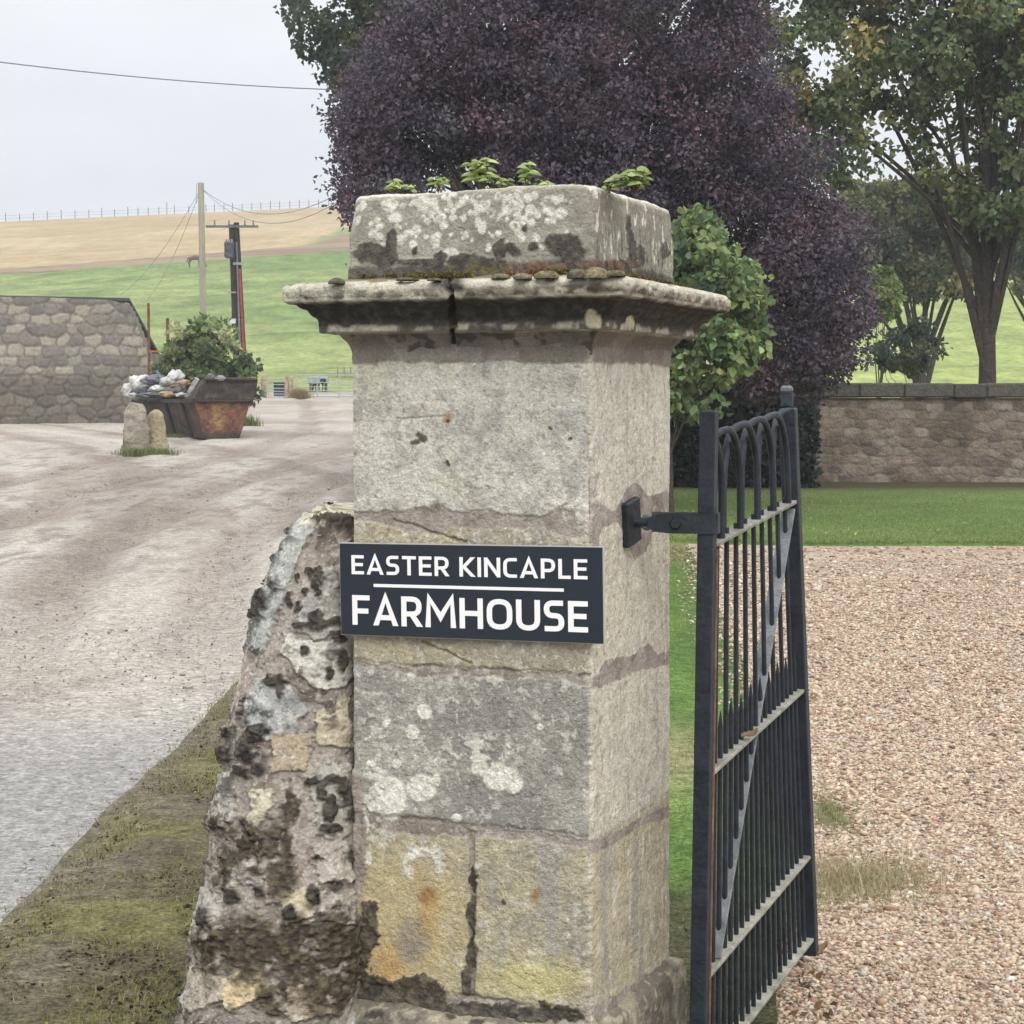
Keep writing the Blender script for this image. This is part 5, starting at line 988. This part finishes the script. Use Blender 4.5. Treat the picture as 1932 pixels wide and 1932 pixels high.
# ---- standing stones, left
M_rock = material('field_stone', rough=.95, spec=.15, layers=((5, 5, .75, 1.25), (25, 5, .8, 1.2)), bumps=((12, 5, .05),))
def stone(px_, pyb, wpx, hpx, c_, label, seed, taper=.75, lean=0):
    b_ = hit(px_, pyb); m = b_[1]/FOC; nu_, nv_ = 30, 26; t_ = np.linspace(0, 2*pi, nu_, endpoint=False); V = []
    for v in np.linspace(0, 1, nv_):
        r = (1-(1-taper)*v)*math.sqrt(max(0, 1-max(0, (v-.72)/.28)**2.4)); V += [[(r*cos(a_)*wpx*.5+lean*v)*m, r*sin(a_)*wpx*.42*m, (v*hpx-2)*m] for a_ in t_]
    V = np.array(V); n = fbm(V*2+seed, 4, seed); nb_ = fbm(V*7+seed, 4, seed+1); V[:, :2] *= (1+.8*(n-.5)+.25*(nb_-.5))[:, None]; V[:, 2] += .4*(n-.5)*V[:, 2]
    cc = mix(c_, c_*1.25, sst(.45, .65, nb_)); cc = mix(cc, c_*.55, sst(.55, .68, fbm(V*4+seed, 4, seed+2))*.8); cc = mix(cc, C(120, 124, 80)*.8, sst(.25, .0, V[:, 2]/(hpx*m)+.2*(nb_-.5))*.8)
    tag(npmesh('boulder', V+b_, grid_faces(nv_, nu_, True), M_rock, col=cc, smooth=True), label, 'stone', 'upright stones at the yard edge')
stone(258, 858, 56, 108, C(160, 152, 138)*.8, 'taller smooth grey standing stone with rounded top', 231); stone(296, 857, 40, 88, C(168, 156, 132)*.8, 'shorter rough standing stone with dark streaks', 233, .8, -3)
rg = np.random.default_rng(240)
def tuft(px_, py_, wpx, hpx, label, seed, n=500, cols=((150, 160, 100), (116, 132, 80))):
    b_ = hit(px_, py_); m = b_[1]/FOC; rg = np.random.default_rng(seed); x = b_[0]+rg.normal(0, wpx*m*.35, n); y = b_[1]+rg.normal(0, wpx*m*.25, n); cb = mix(lc_(*cols[0])[None], lc_(*cols[1])[None], rg.random(n))
    tag(blades('weed_clump', x, y, hpx*m*rg.uniform(.4, 1.1, n), cb, .02, .9, rg), label, 'weeds', 'weed clumps in the yard')
tuft(275, 860, 70, 16, 'grassy weeds round the foot of the standing stones', 241, 900); tuft(464, 806, 34, 26, 'green weeds at the right corner of the skip', 242); tuft(565, 752, 24, 20, 'dry straw coloured grass at the stone gatepost', 243, 1400, ((206, 186, 140), (180, 160, 110))); tuft(330, 826, 60, 8, 'low green weeds along the skip base', 244, 1600)

# ---- yard gate and gateposts
M_galv = material('galvanised_steel', base=tuple(lin(190, 198, 202)*.62), attr=False, rough=.5, spec=.4); 
GYD = hit(600, 752)[1]; mg = GYD/FOC; zg = float(G(at(600, 752, GYD)[0], GYD)); print('yard gate', GYD)
def gx(px_): return at(px_, 750, GYD)[0]
def field_gate(pa_, pb_, hpx, label):
    xa, xb = gx(pa_), gx(pb_); h = hpx*mg; z0 = zg+.10; root = empty('field_gate', ((xa+xb)/2, GYD, zg)); tag(root, label, 'gate', 'galvanised field gates')
    for zf in (0, .13, .28, .45, .66, 1.0):
        MB().tube([(xa, GYD, z0+h*zf), (xb, GYD, z0+h*zf)], .026 if zf in (0, 1.0) else .02, 8).build('bar', M_galv, root)
    for t in np.arange(0, 1.001, 1/max(1, round((xb-xa)/1.2))): MB().tube([(xa+(xb-xa)*t, GYD-.02, z0), (xa+(xb-xa)*t, GYD-.02, z0+h)], .026, 8).build('upright', M_galv, root)
field_gate(559, 760, 40, 'long galvanised bar gate across the pasture entrance'); field_gate(507, 538, 34, 'short galvanised gate between the two stone gateposts')
def gpost(px_, w_, h_, label, seed):
    q = np.array([gx(px_), GYD, zg-.05]); V = []; n_ = 14
    for v in np.linspace(0, 1, 12):
        r = w_*.5*mg*(1-.12*v)*(1 if v < .95 else .7); V += [[r*np.sign(cos(a_))*abs(cos(a_))**.5, r*np.sign(sin(a_))*abs(sin(a_))**.5, v*h_*mg] for a_ in np.linspace(0, 2*pi, n_, endpoint=False)]
    V += [[0, 0, h_*mg]]*n_; V = np.array(V, float); V[:, :2] *= (1+.25*(fbm(V*4+seed, 3, seed)-.5))[:, None]
    tag(npmesh('gatepost', V+q, grid_faces(13, n_, True), M_rock, col=mix(C(176, 162, 136), C(140, 128, 110), sst(.4, .6, fbm(V*5, 3, seed)))*.95, smooth=True), label, 'gatepost', 'weathered gateposts')
gpost(498, 12, 44, 'tan weathered gatepost nearest the skip', 251); gpost(541, 7, 45, 'thin dark gatepost of the pair by the long gate', 252); gpost(549, 9, 44, 'broad tan gatepost at the end of the long gate', 253)
MB2 = MB(); q = np.array([gx(523), GYD+1.5, float(G(gx(523), GYD+1.5))]); root = empty('feed_bin', tuple(q)); tag(root, 'dark feed bin standing behind the short gate', 'bin')
MB().box(q+up*.36, .34, .3, .34, None, lin(52, 54, 60)*.4, .05).build('bin_body', M_bag, root); MB().box(q+up*.73, .37, .33, .035, None, lin(70, 74, 80)*.4, .03).build('bin_lid', M_bag, root)
q = np.array([gx(578), GYD+6, float(G(gx(578), GYD+6))]); root = empty('water_trough', tuple(q)); tag(root, 'pale blue galvanised trough beyond the long gate', 'trough')
MB().box(q+up*.62, .55, .3, .2, None, lin(176, 196, 200)*.6, .04).build('tank', M_bag, root)
for s_ in (-.42, .42): MB().box(q+ax*s_+up*.22, .06, .22, .22, None, lin(120, 124, 128)*.5).build('leg', M_bag, root)
fz = empty('post_and_wire_fence', (gx(625), GYD+16, float(G(gx(625), GYD+16)))); tag(fz, 'low post and wire fence in the pasture behind the dark pony', 'fence')
for px_ in range(618, 720, 13):
    x = gx(px_)*1.1; zq = float(G(x, GYD+16)); MB().box((x, GYD+16, zq+.35), .04, .04, .42, None, C(150, 142, 128)*.8).build('fence_post', M_rock, fz)
for h_ in (.35, .7): MB().tube([(gx(596)*1.1, GYD+16, float(G(gx(596)*1.1, GYD+16))+h_), (gx(692)*1.1, GYD+16, float(G(gx(692)*1.1, GYD+16))+h_)], .012, 5, lin(120, 124, 128)*.4).build('wire', M_rock, fz)

# ---- animals (small, far away)
def skin(name, verts, edges, radii, mat, label, cat, sub=2):
    me = bpy.data.meshes.new(name); me.from_pydata(verts, edges, []); me.update(); me.materials.append(mat); o = bpy.data.objects.new(name, me); COL.objects.link(o)
    md = o.modifiers.new('skin', 'SKIN'); o.modifiers.new('sub', 'SUBSURF').levels = 1; o.modifiers['sub'].render_levels = 1
    if not me.skin_vertices: me.skin_vertices.new()
    for i, r in enumerate(radii):
        sv = me.skin_vertices[0].data[i]; sv.radius = (r, r) if np.isscalar(r) else r; sv.use_root = i == 0
    return tag(o, label, cat)
M_hair1 = material('bay_coat', base=tuple(lin(112, 76, 64)*.55), attr=False, rough=.8); M_hair2 = material('black_coat', base=tuple(lin(44, 44, 48)*.5), attr=False, rough=.75)
def equine(name, q, k, rz, mat, label, cat):
    """grazing pony; local x is forward"""
    V = [(-.55, 0, 1.18), (-.2, 0, 1.10), (.25, 0, 1.10), (.55, 0, 1.20), (.85, 0, .98), (1.10, 0, .55), (1.18, 0, .28), (1.34, 0, .06), (-.80, 0, 1.05), (-.92, 0, .55)]
    R_ = [(.27, .30), (.29, .31), (.29, .30), (.24, .28), .15, .11, .11, .06, .05, .07]; E = [(0, 1), (1, 2), (2, 3), (3, 4), (4, 5), (5, 6), (6, 7), (0, 8), (8, 9)]
    for s_ in (-1, 1):
        b = len(V); V += [(.48, .16*s_, .85), (.47, .17*s_, .48), (.48, .17*s_, .10), (.52, .17*s_, .02)]; R_ += [.12, .065, .045, .06]; E += [(3, b), (b, b+1), (b+1, b+2), (b+2, b+3)]
        b = len(V); V += [(-.50, .17*s_, .88), (-.68, .18*s_, .50), (-.60, .18*s_, .12), (-.56, .18*s_, .02)]; R_ += [.16, .07, .045, .06]; E += [(0, b), (b, b+1), (b+1, b+2), (b+2, b+3)]
        b = len(V); V += [(1.12, .07*s_, .42), (1.04, .10*s_, .52)]; R_ += [.03, .015]; E += [(6, b), (b, b+1)]
    o = skin(name, V, E, R_, mat, label, cat); o.location = q; o.rotation_euler = (0, 0, rz); o.scale = (k, k, k)
h0 = hit(368, 505); equine('horse', tuple(h0), 1.15*(19/20)*h0[1]/230, radians(20), M_hair1, 'brown horse grazing on the pasture beside the wooden pole', 'horse')
b0 = np.array([gx(604)*1.06, GYD+6, 0]); b0[2] = G(b0[0], b0[1]); equine('pony', tuple(b0), .62, radians(130), M_hair2, 'small black pony grazing behind the long bar gate', 'pony')

# ---- poles and wires
M_pole = material('pole_wood', rough=.9, layers=((3, 4, .8, 1.2, (1, 1, .2)), (20, 4, .85, 1.15, (1, 1, .1)))); M_wire = material('cable', base=tuple(lin(130, 134, 150)*.9), attr=False, rough=.6)
def wirepts(p_, q_, sag, n=24): return [p_*(1-t)+q_*t-up*sag*4*t*(1-t) for t in np.linspace(0, 1, n)]
PY = 84; pb_ = np.array([at(386, 700, PY)[0], PY, 0]); pb_[2] = G(pb_[0], PY)-.3; ptop = at(379, 345, PY)
root = empty('telegraph_pole', tuple(pb_)); tag(root, 'tall pale wooden pole with greenish weathering and drooping wires', 'pole')
col_ = lambda: C(176, 168, 140)
V_ = MB(); V_.tube([pb_, pb_*.5+ptop*.5, ptop], [.17, .15, .135], 14, C(150, 147, 130)); V_.build('pole_shaft', M_pole, root, True)
MB().tube([ptop-np.array([.2, 0, .02]), ptop-np.array([.2, 0, -.0])+up*.0-up*.9], .012, 5, lin(110, 110, 112)*.5).build('earth_rod', M_wire, root)
w = MB(); w.tube(wirepts(ptop-up*.3+ax*.1, at(664, 350, 62), 1.0), .014, 5); w.build('service_wire', M_wire, root); w = MB(); w.tube(wirepts(ptop-up*.32+ax*.1, at(668, 352, 61)-up*.12, 1.25), .014, 5); w.build('service_wire', M_wire, root)
for tx_, ty_, d_ in ((318, 436, 96), (338, 440, 96)):
    e_ = at(tx_, ty_, d_); f_ = ptop-up*.25; g2 = f_+(e_-f_)*3.2; w = MB(); w.tube(wirepts(f_, g2, .6), .012, 5); w.build('service_wire', M_wire, root)
# transformer poles
QY = 92; root = empty('transformer_pole', (at(450, 700, QY)[0], QY, float(G(at(450, 700, QY)[0], QY)))); tag(root, 'pair of dark poles with crossarm and grey transformer box', 'pole'); mq = QY/FOC
BRN = lin(66, 60, 60)*.45
for (a0, b0_), (a1, b1_), r in (((437, 424), (449, 700), .15), ((446, 420), (464, 700), .14)):
    MB().tube([at(a1, b1_, QY)-up*2, at(a0, b0_, QY)], [r*1.1, r*.95], 12, BRN).build('pole_shaft', M_pole, root, True)
carm = MB().box(at(439, 428, QY)-ay*.2, 49*mq, .06, .055, None, lin(120, 128, 134)*.45).build('crossarm', M_bag, root)
tb_ = at(435, 473, QY)-ay*.42; tbox = MB().box(tb_, 8*mq, .28, 15*mq, None, lin(92, 104, 112)*.42, .04).build('transformer_box', M_bag, root)
for k in (-5, 0, 5): MB().tube([tb_+ax*k*mq+up*15*mq, tb_+ax*k*mq+up*20*mq], [.06, .035], 8, lin(170, 170, 168)*.5).build('bushing', M_bag, tbox)
p_, q_ = at(453, 508, QY)-ay*.2, at(462, 690, QY)-ay*.2; MB().tube([q_, p_], .055, 8, lin(186, 60, 60)*.6).build('red_cable_guard', M_bag, root)
MB().tube([q_-ax*.16, p_-ax*.14+up*1.3], .04, 8, lin(150, 152, 156)*.5).build('cable_pipe', M_bag, root)
for px_, h_ in ((405, .3), (432, .3), (462, .3), (478, .3)): MB().tube([at(px_, 427, QY), at(px_, 427, QY)+up*h_], [.05, .03], 8, lin(150, 146, 140)*.5).build('insulator', M_bag, carm)
MB().box(at(439, 552, QY)-ay*.22, 8*mq, .03, 1.4*mq, None, lin(170, 172, 170)*.5).build('pole_band', M_bag, root); MB().box(at(441, 606, QY)-ay*.22, 5*mq, .02, 4.5*mq, None, lin(226, 228, 226)*.7).build('notice_plate', M_bag, root); MB().box(at(450, 498, QY)-ay*.2, 9*mq, .08, 2.2*mq, None, lin(190, 192, 190)*.5).build('switch_bracket', M_bag, root)
# overhead cable
oc = MB(); p_, q_ = at(-160, 96, 26), at(760, 172, 33); oc.tube(wirepts(p_, q_, .12, 40), .0095, 6); o = oc.build('overhead_cable', M_wire); tag(o, 'single dark overhead cable crossing the pale sky into the tree', 'cable')

# ---- hill top fence
fh = None; pts_ = []
ridge = []
for px_ in [-60, -34, -8, 18, 44, 70, 96, 122, 148, 174, 198, 222, 247, 266, 285, 305, 320, 334, 361, 393, 409, 427, 443, 461, 479, 496, 514, 531, 550, 568, 586, 604, 623, 640, 648, 668, 690]:
    u = (px_-HALF)/FOC; ys = np.arange(250, 460, 1.0); zz_ = G(u*ys, ys); k = np.argmax((zz_-EYE)/ys); ridge.append(np.array([u*ys[k], ys[k], zz_[k]]))
fh = empty('hilltop_fence', tuple(ridge[12])); tag(fh, 'thin post and wire fence along the skyline of the hill', 'fence')
for k, q in enumerate(ridge): h_ = 1.55*(1.5 if k == 16 else 1)*random.uniform(.85, 1.1); MB().box(q+up*(h_/2-.1), .055, .055, h_/2+.1, None, lin(120, 116, 112)*.5).build('fence_post', M_pole, fh)
for h_ in (.55, 1.05): MB().tube([q+up*h_ for q in ridge], .02, 4).build('wire', M_wire, fh)

# ---- stone outbuilding at the left
BY = 66; q = hit(200, 800); bz = float(G(at(200, 700, BY)[0], BY)); f3 = lambda px_, py_, dy=0: at(px_, py_, BY)+np.array([0, dy, 0])
root = empty('stone_outbuilding', (at(200, 700, BY)[0], BY, bz)); tag(root, 'old stone farm building with a steep stepped gable behind the stones', 'building')
xs = np.linspace(-60, 292, 240); nzb = 90; V = []; Vc = []
tops = np.interp(xs, [-60, 60, 205, 238, 246, 256, 266, 276, 286, 292], [560, 560, 566, 572, 582, 602, 628, 652, 684, 700])
tops = tops+np.where(xs > 238, 4*np.sin(xs*1.2), 0)
for i, x in enumerate(xs):
    zt = f3(x, tops[i])[2]; X = f3(x, 700)[0]
    V += [[X, BY, bz-.2+(zt-bz+.2)*k/(nzb-1)] for k in range(nzb)]
V = np.array(V); wid, dj = wallstones(V[:, 0], V[:, 2], .36, .62, 261); sm_ = sst(.01, .05, dj)
palb = np.array([C(156, 150, 140), C(136, 130, 122), C(172, 164, 150), C(120, 116, 110)])*.85; c = palb[(hsh(wid, 3)*3.99).astype(int)]; c = mix(C(140, 134, 124)*.8, c, sm_*.7+.1)
c = mix(c, C(104, 96, 88)*.7, sst(f3(0, 706)[2]+.1, f3(0, 712)[2]-.1, V[:, 2])*sst(f3(0, 668)[2], f3(0, 676)[2], V[:, 2])*.6)
V[:, 1] -= .05*sm_+.06*(fbm(V*3, 3, 262)-.5); n0 = len(V); Fb = grid_faces(len(xs), nzb); V2 = V.copy(); V2[:, 1] = BY+.6
npmesh('gable_wall', V, Fb, M_wall, root, col=c)
topi = [i*nzb+nzb-1 for i in range(len(xs))]; mb = MB(); cp_ = [V[i] for i in topi]+[V2[i] for i in topi]; k = len(topi); mb.add(cp_, [(i, i+1, k+i+1, k+i) for i in range(k-1)], C(130, 126, 118)*.8); 
e0 = [V[-nzb+j] for j in range(nzb)]; e1 = [V2[-nzb+j] for j in range(nzb)]; mb.add(e0+e1, [(j, nzb+j, nzb+j+1, j+1) for j in range(nzb-1)], C(140, 132, 120)*.8); mb.build('wall_head', M_wall, root)
MB().box((f3(116, 700)[0], BY+3.4, bz+1.2), (f3(280, 700)[0]-f3(-60, 700)[0])/2, 2.8, 1.3, None, C(130, 124, 116)*.8).build('rear_wall', M_wall, root)
ra, rb_ = f3(-60, 560)+np.array([0, .7, 0]), f3(236, 566)+np.array([0, .7, 0]); plate([ra, rb_, rb_+np.array([.3, 5.6, -2.4]), ra+np.array([0, 5.6, -2.4])], .12, lin(96, 98, 104)*.45).build('slate_roof', M_wall, root)
# rusty frame between building and bush
FY = 61; root = empty('rusty_frame', (at(310, 700, FY)[0], FY, float(G(at(310, 700, FY)[0], FY)))); tag(root, 'rusty orange steel frame of two uprights and a crossbar', 'frame'); OR = lin(168, 104, 66)*.55; OR2 = lin(104, 84, 72)*.5
for px_, y0_, r in ((281, 572, 2.2), (317, 600, 2.6)): MB().box((at(px_, y0_, FY)+at(px_, 745, FY))/2, r*FY/FOC, r*FY/FOC, (at(px_, y0_, FY)[2]-at(px_, 745, FY)[2])/2, None, mix(OR, OR2, .35 if px_ < 300 else .5)).build('upright', M_rust, root)
MB().box(at(300, 663, FY-.1), 19*FY/FOC, .03, 1.8*FY/FOC, None, lin(190, 128, 70)*.6).build('crossbar', M_rust, root)
# ================================================================= HAZE
hz = MB().box((20, 300, 29), 520, 340, 31, None).build('haze', None); tag(hz, 'thin pale haze in the damp air', 'haze', kind='stuff')
hm = bpy.data.materials.new('haze'); hm.use_nodes = True; t = hm.node_tree; t.nodes.clear(); ho = t.nodes.new('ShaderNodeOutputMaterial'); pv = t.nodes.new('ShaderNodeVolumePrincipled')
pv.inputs['Color'].default_value = (.93, .95, .98, 1); pv.inputs['Density'].default_value = .0008; pv.inputs['Anisotropy'].default_value = .2
t.links.new(pv.outputs[0], ho.inputs['Volume']); hz.data.materials.append(hm)
